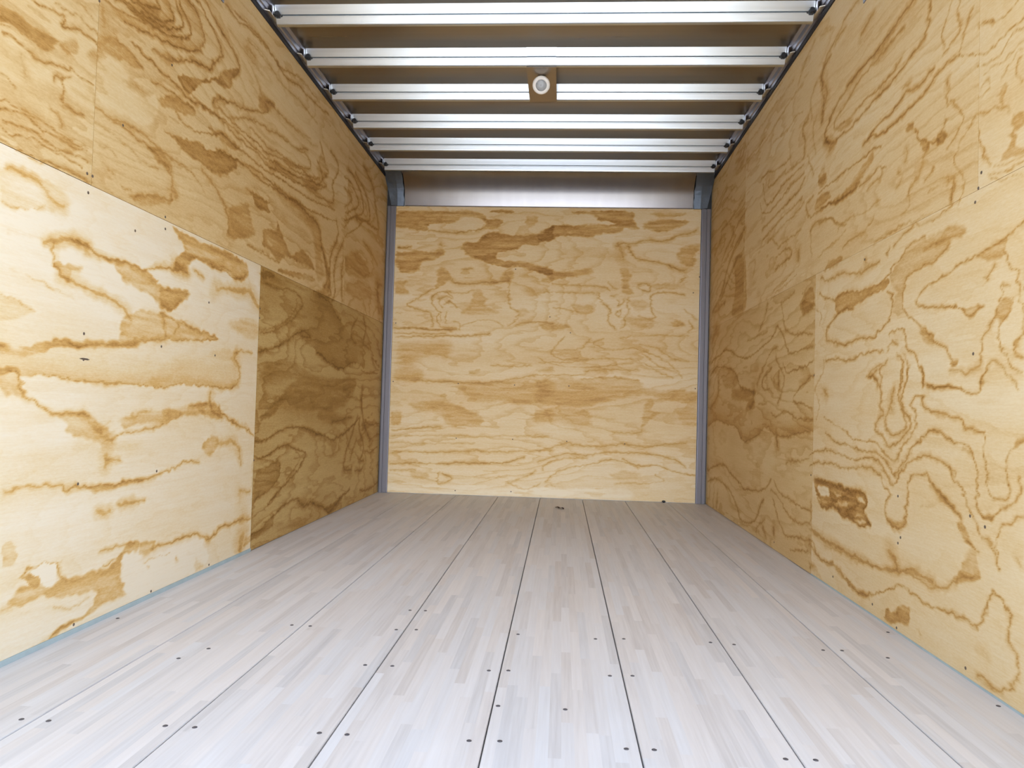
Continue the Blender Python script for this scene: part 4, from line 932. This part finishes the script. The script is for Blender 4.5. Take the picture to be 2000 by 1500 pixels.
def ring_field(a, b_, data, base, auto, seed, sect):
    """a, b_: 1-D metre coordinates along and up the sheet"""
    A, B = np.meshgrid(a, b_, indexing='ij')
    o = seed * 17.3
    # tooth-like wander along the grain, gentler wander across it
    TE = vnoise(A * 11 + o, B * 150, 1) - .5
    ST = 0.62 * vnoise(A * 5 + o, B * 70, 5) + 0.38 * vnoise(A * 22 + o, B * 120, 3)
    WD = vnoise(A * 8 + o, B * 16, 6)
    A2 = A + 0.013 * (vnoise(A * 7 + o, B * 85, 0) - .5) + 0.009 * TE + 0.03 * (vnoise(A * 3 + o, B * 14, 1) - .5)
    B2 = B + 0.014 * (vnoise(A * 9 + o, B * 9, 2) - .5) + 0.007 * (vnoise(A * 38 + o, B * 38, 3) - .5)
    FZ1 = vnoise(A * 62 + o, B * 75, 4) - .5
    FZ2 = vnoise(A * 55 + o, B * 70, 2) - .5
    A2 = A2 + 0.013 * FZ1
    B2 = B2 + 0.010 * FZ2
    V = base + 0.10 * (vnoise(A * 0.9 + o, B * 7, 4) - .5) + 0.06 * (vnoise(A * 2.0 + o, B * 30, 5) - .5)
    # faint growth rings everywhere
    R = 9 * vnoise(A * 0.55 + o, B * 2.3 + o, 6) + 3.0 * vnoise(A * 2.2 + o, B * 6 + o, 7) + 0.5 * vnoise(A * 12, B * 60, 0)
    fr = R - np.floor(R)
    V = V + auto * (sstep(0.55, 0.97, fr) * (1 - sstep(0.97, 1.0, fr))) * (0.35 + 0.65 * vnoise(A * 1.1 + o, B * 3, 2))
    for ln in data.strip().splitlines():
        t = ln.split()
        k, w, s, i, fw = t[0], float(t[1]) / 1000, float(t[2]), 3, 0.0
        if k == 'G': fw, i = float(t[3]) / 1000, 4
        P = np.array([[float(c) for c in q.split(',')] for q in t[i:]]) / 1000
        P = spline(P) if k != 'F' else spline(np.vstack([P, P[:1]]))[:-1]
        mg = max(w * 2.2, abs(fw) * 3, 0.01) + 0.03
        i0, i1 = np.searchsorted(a, P[:, 0].min() - mg), np.searchsorted(a, P[:, 0].max() + mg)
        j0, j1 = np.searchsorted(b_, P[:, 1].min() - mg), np.searchsorted(b_, P[:, 1].max() + mg)
        if i1 <= i0 or j1 <= j0: continue
        a2, b2 = A2[i0:i1, j0:j1], B2[i0:i1, j0:j1]
        if k == 'F':
            d, _ = seg_dist(a2, b2, np.vstack([P, P[:1]]))
            ins = inside(a2, b2, P)
            d = np.where(ins, -d, d)
            w = max(w, 0.006) * (0.5 + 1.4 * WD[i0:i1, j0:j1])
            f = 1 - sstep(-w * 0.9, w * 0.7, d)
            # darker rim, streaky paler middle
            f = f * (0.62 + 0.38 * np.exp(-np.abs(d) / 0.016)) * (0.38 + 1.25 * ST[i0:i1, j0:j1])
        else:
            d, sd = seg_dist(a2, b2, P)
            w = max(w * 0.85, 0.0050) * (0.40 + 0.95 * WD[i0:i1, j0:j1])
            # crisp core in a soft tan halo
            f = np.maximum(1 - sstep(w * 0.08, w * 0.62, d), 0.42 * (1 - sstep(w * 0.3, w * 1.7, d)))
            f = f * (0.6 + 0.8 * ST[i0:i1, j0:j1])
            if k == 'G':
                on = (sd * fw) > 0
                f = np.maximum(f, np.where(on, 0.6 * np.exp(-d / abs(fw)), 0))
        v = V[i0:i1, j0:j1]
        if s > 0: V[i0:i1, j0:j1] = v + np.minimum(s * GAIN * f, 0.95) * (1.05 - v)
        else: V[i0:i1, j0:j1] = np.maximum(v + s * f, 0)
    return np.clip(V, 0, 1)
GAIN = 1.15

def spaced(a0, a1, near, far):
    """grid lines, finer near the opening"""
    out = [a0]
    while out[-1] < a1 - far * 0.6:
        t = (out[-1] - Y0) / (D - Y0)
        out.append(out[-1] + near + (far - near) * t)
    if a1 - out[-1] < near * 0.5: out[-1] = a1
    else: out.append(a1)
    return np.array(out)

def sheet(name, wall, a0, a1, b0, b1, data, base, auto, seed, mat, parent, label):
    """one plywood sheet: a fine front face carrying the figure, closed by edges and a back"""
    th = 0.012
    if wall == 'B': a = np.linspace(a0, a1, int((a1 - a0) / 0.0048) + 1)
    else: a = spaced(a0, a1, 0.0042, 0.0095)
    b_ = np.linspace(b0, b1, int((b1 - b0) / 0.0038) + 1)
    V = ring_field(a, b_, data, base, auto, seed, wall)
    na, nb = len(a), len(b_)
    A, B = np.meshgrid(a, b_, indexing='ij')
    if wall == 'L': co = np.stack([np.full(A.shape, X0), A, B], -1); bk = (-th, 0, 0)
    elif wall == 'R': co = np.stack([np.full(A.shape, X1), A, B], -1); bk = (th, 0, 0)
    else: co = np.stack([A, np.full(A.shape, D), B], -1); bk = (0, th, 0)
    co = co.reshape(-1, 3)
    I, J = np.meshgrid(np.arange(na - 1), np.arange(nb - 1), indexing='ij')
    q = (I * nb + J).ravel()
    quads = np.stack([q, q + nb, q + nb + 1, q + 1], -1)
    if wall == 'R' or wall == 'B': pass
    if wall == 'R': quads = quads[:, ::-1]
    # back corners and the four edges plus back as quads on corner vertices
    cn = [0, (na - 1) * nb, (na - 1) * nb + nb - 1, nb - 1]
    n0 = len(co)
    front = co[cn]; back = front + np.array(bk)
    # edges use their own copy of the corner vertices
    extra = np.vstack([front, back])
    eq = [(0, 1, 5, 4), (1, 2, 6, 5), (2, 3, 7, 6), (3, 0, 4, 7), (4, 5, 6, 7)]
    eq = np.array(eq) + n0
    co = np.vstack([co, extra]); quads = np.vstack([quads, eq])
    val = np.concatenate([V.ravel(), np.full(8, 0.45)])
    me = bpy.data.meshes.new(name)
    me.vertices.add(len(co)); me.vertices.foreach_set('co', co.astype(np.float32).ravel())
    me.loops.add(quads.size); me.loops.foreach_set('vertex_index', quads.astype(np.int32).ravel())
    me.polygons.add(len(quads))
    me.polygons.foreach_set('loop_start', np.arange(0, quads.size, 4, dtype=np.int32))
    me.polygons.foreach_set('loop_total', np.full(len(quads), 4, dtype=np.int32))
    me.update(calc_edges=True)
    at = me.attributes.new('ring', 'FLOAT', 'POINT')
    at.data.foreach_set('value', val.astype(np.float32))
    o = link(name, me, mat, parent)
    if label: o['label'] = label
    return o

# ------------------------------------------------------------------ ground outside
bm = bmesh.new(); box(bm, (-40, -60, -1.25), (40, 40, -1.05))
tag(obj('ground', bm, M_GROUND), kind='structure')

# ------------------------------------------------------------------ floor
gaps = [0.0064 + k * 0.3026 for k in range(-3, 4)]
xs = [X0 - 0.012] + gaps + [X1 + 0.012]
bm = bmesh.new()
random.seed(4)
for i in range(len(xs) - 1):
    g = 0.0016
    a, b_ = xs[i] + (g if i else 0), xs[i + 1] - (g if i < len(xs) - 2 else 0)
    prism(bm, [(a + .0015, 0), (a, -0.002), (a, -0.03), (b_, -0.03), (b_, -0.002), (b_ - .0015, 0)], 1, Y0, D + 0.012)
floor = tag(obj('floor', bm, M_FLOOR), kind='structure')
bm = bmesh.new(); box(bm, (X0 - 0.05, Y0, -0.12), (X1 + 0.05, D + 0.05, -0.028))
obj('subfloor', bm, M_SUB, floor)
SCREWS = [(-0.927, 1.459), (-0.87, 1.459), (-0.632, 1.467), (-0.572, 1.468), (-0.321, 1.475), (-0.265, 1.475), (-0.765, 1.926), (-0.803, 1.844), (-0.628, 2.161), (-0.573, 2.16), (-0.332, 1.865), (-0.264, 1.868), (-1.146, 2.144), (-0.022, 1.871), (0.026, 1.878), (0.019, 1.656), (-0.023, 1.479), (0.037, 1.485), (0.166, 1.657), (0.277, 1.878), (0.333, 1.886), (0.283, 1.483), (0.337, 1.486), (0.255, 2.169), (0.336, 2.182), (-0.32, 2.165), (-0.263, 2.174), (0.033, 2.177), (-0.322, 2.373), (-0.273, 2.376), (0.584, 1.479), (0.641, 1.482), (0.582, 2.188), (0.646, 2.179), (0.888, 2.167), (0.941, 2.171), (1.046, 2.126), (1.16, 1.812), (1.152, 2.376)]
bm = bmesh.new(); lathe(bm, [(0.0, 0.0016), (0.0030, 0.0016), (0.0052, 0.0006), (0.0054, -0.004)], 12)
s0 = None
for x, y in SCREWS:
    if s0 is None: o = s0 = obj('floor_screw', bm, M_SCREW, floor)
    else:
        o = s0.copy(); COL.objects.link(o); o.parent = floor
    o.location = (x, y, 0)

# ------------------------------------------------------------------ walls
def nails(wall, pts, parent):
    bm = bmesh.new()
    ax = 0 if wall != 'B' else 1
    sg = {'L': 1, 'R': -1, 'B': -1}[wall]
    lathe(bm, [(0.0044, -0.004 * sg), (0.0044, 0.0004 * sg), (0.0030, 0.0012 * sg), (0.0, 0.0012 * sg)], 10, axis=ax)
    src = None
    for a, b_ in pts:
        if src is None: o = src = obj('nail_head', bm, M_NAIL, parent)
        else:
            o = src.copy(); COL.objects.link(o); o.parent = parent
        o.location = {'L': (X0, a, b_), 'R': (X1, a, b_), 'B': (a, D, b_)}[wall]

bm = bmesh.new(); box(bm, (X0 - 0.05, Y0, -0.12), (X0 - 0.012, D + 0.05, ZR + 0.03))
wl = tag(obj('wall_left', bm, M_SKIN), kind='structure')
bm = bmesh.new(); box(bm, (X1 + 0.012, Y0, -0.12), (X1 + 0.05, D + 0.05, ZR + 0.03))
wr = tag(obj('wall_right', bm, M_SKIN), kind='structure')
bm = bmesh.new(); box(bm, (X0 - 0.012, D + 0.012, -0.12), (X1 + 0.012, D + 0.05, ZR + 0.03))
wf = tag(obj('wall_front', bm, M_SKIN), kind='structure')

LY, UY1, UY2 = 3.165, 1.984, 4.41
g, gr_ = 0.0008, 0.0004
PL = [plywood('plywood_%d' % i, i * 3.7, m) for i, m in enumerate((CREAM, blend(TAN, HONEY, 0.9), TAN, TAN, TAN, STRAW, blend(TAN, HONEY, 0.12), STRAW, STRAW, blend(CREAM, TAN, 0.3), TAN))]  # side walls: sheet tone plus light falloff, paler near the opening, browner deep inside
Z0 = 0.014
n1 = [sheet('plywood_sheet', 'L', Y0, LY - g, Z0, SEAM - g, RINGS_L, 0.07, 0.06, 1, PL[0], wl, 'palest lower plywood sheet of the left wall, nearest the opening'),
      sheet('plywood_sheet', 'L', LY + g, D, 0.003, SEAM - g, RINGS_L, 0.24, 0.2, 2, PL[1], wl, 'browner lower plywood sheet of the left wall, reaching the front corner'),
      sheet('plywood_sheet', 'L', Y0, UY1 - g, SEAM + g, H, RINGS_L, 0.17, 0.14, 3, PL[2], wl, 'upper plywood sheet of the left wall with stripes, nearest the opening'),
      sheet('plywood_sheet', 'L', UY1 + g, UY2 - g, SEAM + g, H, RINGS_L, 0.20, 0.16, 4, PL[3], wl, 'upper plywood sheet of the left wall with nested dark arches'),
      sheet('plywood_sheet', 'L', UY2 + g, D, SEAM + g, H, RINGS_L, 0.22, 0.2, 5, PL[4], wl, 'narrow upper plywood sheet of the left wall beside the front corner')]
RY, RU1, RU2 = 3.168, 1.956, 4.41
n2 = [sheet('plywood_sheet', 'R', Y0, RY - gr_, 0.006, SEAM - gr_, RINGS_R, 0.13, 0.10, 6, PL[5], wr, 'lower plywood sheet of the right wall with a brown netted knot'),
      sheet('plywood_sheet', 'R', RY + gr_, D, 0.003, SEAM - gr_, RINGS_R, 0.20, 0.2, 7, PL[6], wr, 'lower plywood sheet of the right wall reaching the front corner'),
      sheet('plywood_sheet', 'R', Y0, RU1 - gr_, SEAM + gr_, H, RINGS_R, 0.14, 0.06, 8, PL[7], wr, 'upper plywood sheet of the right wall, nearest the opening'),
      sheet('plywood_sheet', 'R', RU1 + gr_, RU2 - gr_, SEAM + gr_, H, RINGS_R, 0.16, 0.18, 9, PL[8], wr, 'upper plywood sheet of the right wall with long slanting dark lines'),
      sheet('plywood_sheet', 'R', RU2 + gr_, D, SEAM + gr_, H, RINGS_R, 0.22, 0.26, 10, PL[10], wr, 'narrow upper plywood sheet of the right wall beside the front corner')]
FX0, FX1, FZ = -1.112, 1.106, 2.106
n3 = [sheet('plywood_sheet', 'B', FX0, FX1, 0.004, FZ, RINGS_B, 0.17, 0.17, 11, PL[9], wf, None)]
nails('L', [(1.964, 1.265), (1.988, 1.265), (1.972, 1.214), (2.374, 1.249), (2.377, 1.21), (2.205, 1.163), (2.701, 1.011), (1.981, 0.824), (2.383, 0.821), (2.767, 0.818), (1.984, 0.753), (2.386, 0.411), (1.984, 0.41), (3.169, 0.391), (2.376, 1.758), (2.119, 1.458), (1.983, 1.759), (1.993, 0.024), (2.382, 0.02), (2.785, 0.022), (3.172, 1.009), (3.173, 1.05)], wl)
nails('R', [(1.941, 1.278), (1.954, 1.242), (1.968, 1.21), (1.97, 0.823), (2.665, 1.201), (1.977, 0.412), (1.91, 0.395), (2.363, 0.291), (2.38, 0.271), (2.384, 0.414), (2.382, 0.013), (1.991, 0.026), (2.92, 0.048), (2.561, 0.038), (3.702, 0.037), (3.187, 0.406), (3.169, 0.819)], wr)
nails('B', [(-0.615, 0.411), (-0.204, 0.416), (-0.201, 0.809), (-0.612, 0.809), (-1.092, 0.812), (-0.611, 0.032), (-0.205, 0.039), (0.193, 1.197), (0.192, 0.812), (0.187, 0.413), (0.601, 0.408), (1.091, 0.817), (1.104, 1.618), (1.063, 1.503), (0.042, 1.309), (-0.217, 1.652), (-1.087, 1.241)], wf)
bm = bmesh.new()
prism(bm, [(1.965, .7545), (1.975, .7525), (2.002, .7515), (2.012, .7535), (2.0, .7565), (1.98, .7570)], 0, X0 - 0.002, X0 + 0.0006)
obj('wood_gouge', bm, M_NAIL, wl)

# painted strip in the joint under the side plywood
for nm, xa, xb, yb, zt in (('baseboard_left', X0 - 0.012, X0 + 0.003, LY - g, 0.0136), ('baseboard_right', X1 - 0.001, X1 + 0.012, RY, 0.0056)):
    bm = bmesh.new(); box(bm, (xa, Y0, 0.0), (xb, yb, zt))
    tag(obj(nm, bm, M_STRIP), kind='structure')

# ------------------------------------------------------------------ roof
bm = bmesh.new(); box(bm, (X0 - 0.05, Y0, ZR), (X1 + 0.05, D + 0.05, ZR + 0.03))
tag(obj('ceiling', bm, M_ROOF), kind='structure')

for side, xw, sg in (('left', X0, 1), ('right', X1, -1)):
    rail = empty('roof_rail', (xw, (Y0 + D) / 2, H))
    tag(rail, 'grey metal roof rail along the top of the %s plywood wall' % side, 'rail')
    def P(x, z): return (sg * x, z - 0)
    bm = bmesh.new()
    # rail: lower lip, sloped web with a step, upper lip under the roof
    prof = [(-0.012, 0.0245), (0.004, 0.0245), (0.006, 0.038), (0.012, 0.042), (0.016, 0.060), (0.030, 0.067), (0.030, 0.0738), (-0.012, 0.0738)]
    prism(bm, [P(*p) for p in prof], 1, Y0 - (Y0 + D) / 2, D - (Y0 + D) / 2)
    obj('rail_web', bm, M_RAIL, rail)
    bm = bmesh.new()
    prism(bm, [P(*p) for p in [(-0.012, 0.001), (0.0055, 0.001), (0.008, 0.012), (0.0055, 0.0240), (-0.012, 0.0240)]], 1, Y0 - (Y0 + D) / 2, D - 0.02 - (Y0 + D) / 2)
    obj('rubber_seal', bm, M_RUBBER, rail).__setitem__('label', 'black rubber seal')

# ------------------------------------------------------------------ roof bows
BOWS = [3.163, 3.560, 3.964, 4.378, 4.769, 5.178]
HALF = W / 2 - 0.032
def bow_profile():
    face = [(0.000, 0.000), (-0.0050, 0.003), (-0.0065, 0.008), (-0.0160, 0.0290), (-0.0145, 0.0300), (-0.0060, 0.0320), (-0.0090, 0.0380),
            (-0.0200, 0.0388), (-0.0300, 0.0600), (-0.0362, 0.0738)]
    back = [(0.075, 0.0738), (0.075, 0.0690), (0.058, 0.0665), (0.018, 0.004), (0.014, 0.000)]
    return face + back

def make_bow():
    r = empty('roof_bow', (0, 0, H))
    bm = bmesh.new(); prism(bm, bow_profile(), 0, -HALF, HALF)
    obj('channel', bm, M_GALV, r)
    for sg in (-1, 1):
        bm = bmesh.new()
        x = sg * (HALF + 0.002)
        # end bracket: foot on the rail, cheek plate across the channel end, gusset
        box(bm, (min(x, x + sg * .004), -0.045, 0.026), (max(x, x + sg * .004), 0.016, 0.070))
        prism(bm, [(sg * (HALF + .004), -0.075), (sg * (HALF + .023), -0.085), (sg * (HALF + .023), 0.03), (sg * (HALF + .004), 0.02)], 2, 0.0250, 0.0290)
        br = obj('end_bracket', bm, M_BRIGHT, r)
        bm = bmesh.new()
        lathe(bm, [(0.0, -0.036), (0.011, -0.036), (0.012, -0.020), (0.016, -0.018), (0.016, 0.02)], 6, (sg * (HALF - 0.012), 0, 0.0380), 1)
        obj('bolt', bm, M_BLACK, br)
    return r
def copy_tree(o, parent=None):
    c = o.copy(); COL.objects.link(c)
    if parent: c.parent = parent
    for ch in list(o.children): copy_tree(ch, c)
    return c
proto = make_bow()
BL = ['bright galvanised roof bow nearest the opening, largest of the six across the ceiling',
      'galvanised roof bow second from the opening, holding the upper edge of the light plate',
      'galvanised roof bow third from the opening, interrupted by the round light on its plate',
      'galvanised roof bow fourth from the opening, just beyond the round light',
      'galvanised roof bow fifth from the opening, between the fourth bow and the last one',
      'last and farthest galvanised roof bow, right in front of the curved metal header']
for i, y in enumerate(BOWS):
    o = proto if i == 0 else copy_tree(proto)
    o.location = (0, y, H)
    tag(o, BL[i], 'roof bow', 'galvanised roof bows across the ceiling')

# ------------------------------------------------------------------ ceiling light on its plate
lt = empty('ceiling_light', (0, 3.77, H))
tag(lt, 'small round white ceiling light on a square metal plate under the roof bows', 'light')
bm = bmesh.new()
pz = -0.0045
box(bm, (-0.070, 3.562 - 3.77, pz), (0.074, 3.982 - 3.77, pz + 0.0035))
# turned-down lip at the far edge and short side returns
box(bm, (-0.070, 3.978 - 3.77, pz), (0.074, 3.982 - 3.77, pz + 0.010))
obj('mounting_plate', bm, M_PLATE, lt)
bm = bmesh.new()
fy, fz = 3.560 - 3.77, 0.0
off = -0.0035
fp = [(fy + y - 0.0007, z) for y, z in bow_profile()[1:11]]
prism(bm, fp + [(y - 0.0020, z) for y, z in fp[::-1]], 0, -0.070, 0.074)
obj('mounting_tab', bm, M_GALV, lt)
bm = bmesh.new()
# short stem, then a round body turned down towards the opening
TILT = Matrix.Translation((0, 3.672 - 3.77, -0.043)) @ Matrix.Rotation(-math.radians(58), 4, 'X')
lathe(bm, [(0.0, 0.014), (0.018, 0.016), (0.034, 0.012), (0.0425, 0.004), (0.0440, -0.004), (0.0430, -0.010), (0.0390, -0.0145), (0.0320, -0.016), (0.0275, -0.0135), (0.0, -0.0135)], 48)
bmesh.ops.transform(bm, matrix=TILT, verts=bm.verts)
lathe(bm, [(0.0, pz), (0.022, pz), (0.021, pz - 0.022), (0.0, pz - 0.022)], 24, (0, 3.695 - 3.77, 0))
obj('rim', bm, M_RING, lt, smooth=True)
bm = bmesh.new()
lathe(bm, [(0.0, -0.0136), (0.0272, -0.0136), (0.0262, -0.0165), (0.021, -0.0195), (0.012, -0.0215), (0.0, -0.0222)], 40)
bmesh.ops.transform(bm, matrix=TILT, verts=bm.verts)
obj('lens', bm, M_LENS, lt, smooth=True)['label'] = 'grey domed lens'

# ------------------------------------------------------------------ front header, corner castings, corner trims
hd = empty('front_header', (0, D, FZ))
tag(hd, 'curved aluminium header above the plywood front wall, under the last roof bow', 'header')
def cove(n=36):
    pts = []
    for k in range(n + 1):
        z = 0.244 * (1 - k / n)
        # from the roof side down to the wall side, steepening
        pts.append((-0.002 - 0.15 * z - 22.0 * z ** 3.5, 0.004 + z))
    return pts
cv = cove()
bm = bmesh.new()
prism(bm, cv + [(0.011, 0.004), (0.011, 0.2500), (-0.200, 0.2500)], 0, -1.046, 1.046)
o = obj('cove_panel', bm, M_HEAD, hd, smooth=False)
bm = bmesh.new()
prism(bm, [(-0.010, 0.0005), (0.011, 0.0005), (0.011, 0.0038), (-0.013, 0.0038)], 0, -1.045, 1.045)
obj('edge_flange', bm, M_RAIL, hd)
for side, sg in (('left', -1), ('right', 1)):
    c = empty('corner_casting', (sg * 1.12, D, FZ))
    tag(c, 'dull blue-grey metal corner cap at the %s end of the curved header' % side, 'corner cap')
    bm = bmesh.new()
    n = 10
    rows = []
    for k in range(n + 1):
        y, z = cv[round(k * 36 / n)]
        f = k / n
        out = 1.178 - 0.030 * max(0, (f - 0.35) / 0.65)
        rows.append([(sg * (1.052 + 0.003 * math.sin(k * 2.1)) - sg * 1.12, y - 0.006, z - 0.003), (sg * 1.10 - sg * 1.12, y - 0.010, z - 0.004), (sg * out - sg * 1.12, y - 0.004, z)])
    vs = [[bm.verts.new(p) for p in r] for r in rows]
    for a, b_ in zip(vs, vs[1:]):
        for k in range(2): bm.faces.new((a[k], a[k + 1], b_[k + 1], b_[k]))
    r = bmesh.ops.solidify(bm, geom=bm.faces[:], thickness=0.004)
    obj('cap', bm, M_CAST, c, smooth=False)
    bm = bmesh.new(); box(bm, (min(sg * 1.053, sg * 1.1795) - sg * 1.12, 0.004, 0.0), (max(sg * 1.053, sg * 1.1795) - sg * 1.12, 0.011, 0.245))
    obj('gap_shade_plate', bm, M_BLACK, c)  # black sheet standing in for the shade in the gap beside the cap
    p = empty('corner_trim', (sg * 1.143, D, 0))
    tag(p, 'narrow grey metal corner trim standing in the front %s corner' % side, 'corner trim')
    bm = bmesh.new()
    w = 0.033
    prof = [(-w, 0.011), (-w, -0.010), (-w + .006, -0.014), (-0.008, -0.014), (-0.006, -0.009), (0.002, -0.009), (0.004, -0.014), (w - .006, -0.014), (w, -0.010), (w, 0.011)]
    prism(bm, prof, 2, 0.001, FZ - 0.002)
    obj('trim_channel', bm, M_POST, p)
    bm = bmesh.new(); box(bm, (-sg * w - .001, -0.0148, 0.001), (-sg * w + sg * .006 if sg < 0 else -sg * w + .006, -0.0105, FZ - 0.002)) if False else box(bm, (min(-sg * w, -sg * (w - .004)), -0.0155, 0.002), (max(-sg * w, -sg * (w - .004)), -0.012, FZ - 0.003))
    obj('edge_bead', bm, M_RAIL, p)

# ------------------------------------------------------------------ small things
for side, xw, sg, y, z in (('left', X0, 1, 2.705, 2.168), ('right', X1, -1, 2.690, 2.140)):
    k = empty('cable_hook', (xw, y, z))
    tag(k, 'small dark metal hook high on the %s plywood wall, cut by the top edge' % side, 'hook')
    bm = bmesh.new()
    prism(bm, [(-0.018, -0.012), (0.012, -0.014), (0.018, 0.05), (-0.012, 0.05)], 0, 0.0005 * sg, 0.004 * sg)
    obj('back_plate', bm, M_RAIL, k)
    bm = bmesh.new()
    lathe(bm, [(0.0, 0.004 * sg), (0.009, 0.004 * sg), (0.008, 0.014 * sg), (0.0, 0.016 * sg)], 12, (0, 0.0, 0.004), 0)
    obj('bolt', bm, M_BLACK, k)

bm = bmesh.new()
pts = [(-0.045, 0.06, .002), (-0.02, 0.03, .012), (0.0, -0.01, .007), (0.022, -0.03, .014), (0.036, -0.05, .003)]
wd = [0.004, 0.011, 0.014, 0.012, 0.003]
L_ = [(bm.verts.new((x - w, y - w * .6, z)), bm.verts.new((x, y, z + .004)), bm.verts.new((x + w, y + w * .9, z - .001))) for (x, y, z), w in zip(pts, wd)]
for a, b_ in zip(L_, L_[1:]):
    for k in range(2): bm.faces.new((a[k], a[k + 1], b_[k + 1], b_[k]))
bmesh.ops.solidify(bm, geom=bm.faces[:], thickness=0.0015)
lf = obj('dry_leaf', bm, M_LEAF)
lf.location = (0.150, 4.88, 0.0008)
lf.scale = (0.7, 0.7, 0.7)
tag(lf, 'small dark curled scrap lying on the floor near the front wall', 'leaf')
bm = bmesh.new()
random.seed(2)
bmesh.ops.create_icosphere(bm, subdivisions=2, radius=0.010)
for v in bm.verts: v.co = Vector((v.co.x * 1.3, v.co.y, v.co.z * 0.8)) * (0.8 + 0.4 * random.random())
st = obj('black_crumb', bm, M_BLACK)
st.location = (0.884, D - 0.013, 0.0085)
tag(st, 'tiny black crumb on the floor against the front plywood wall', 'crumb')
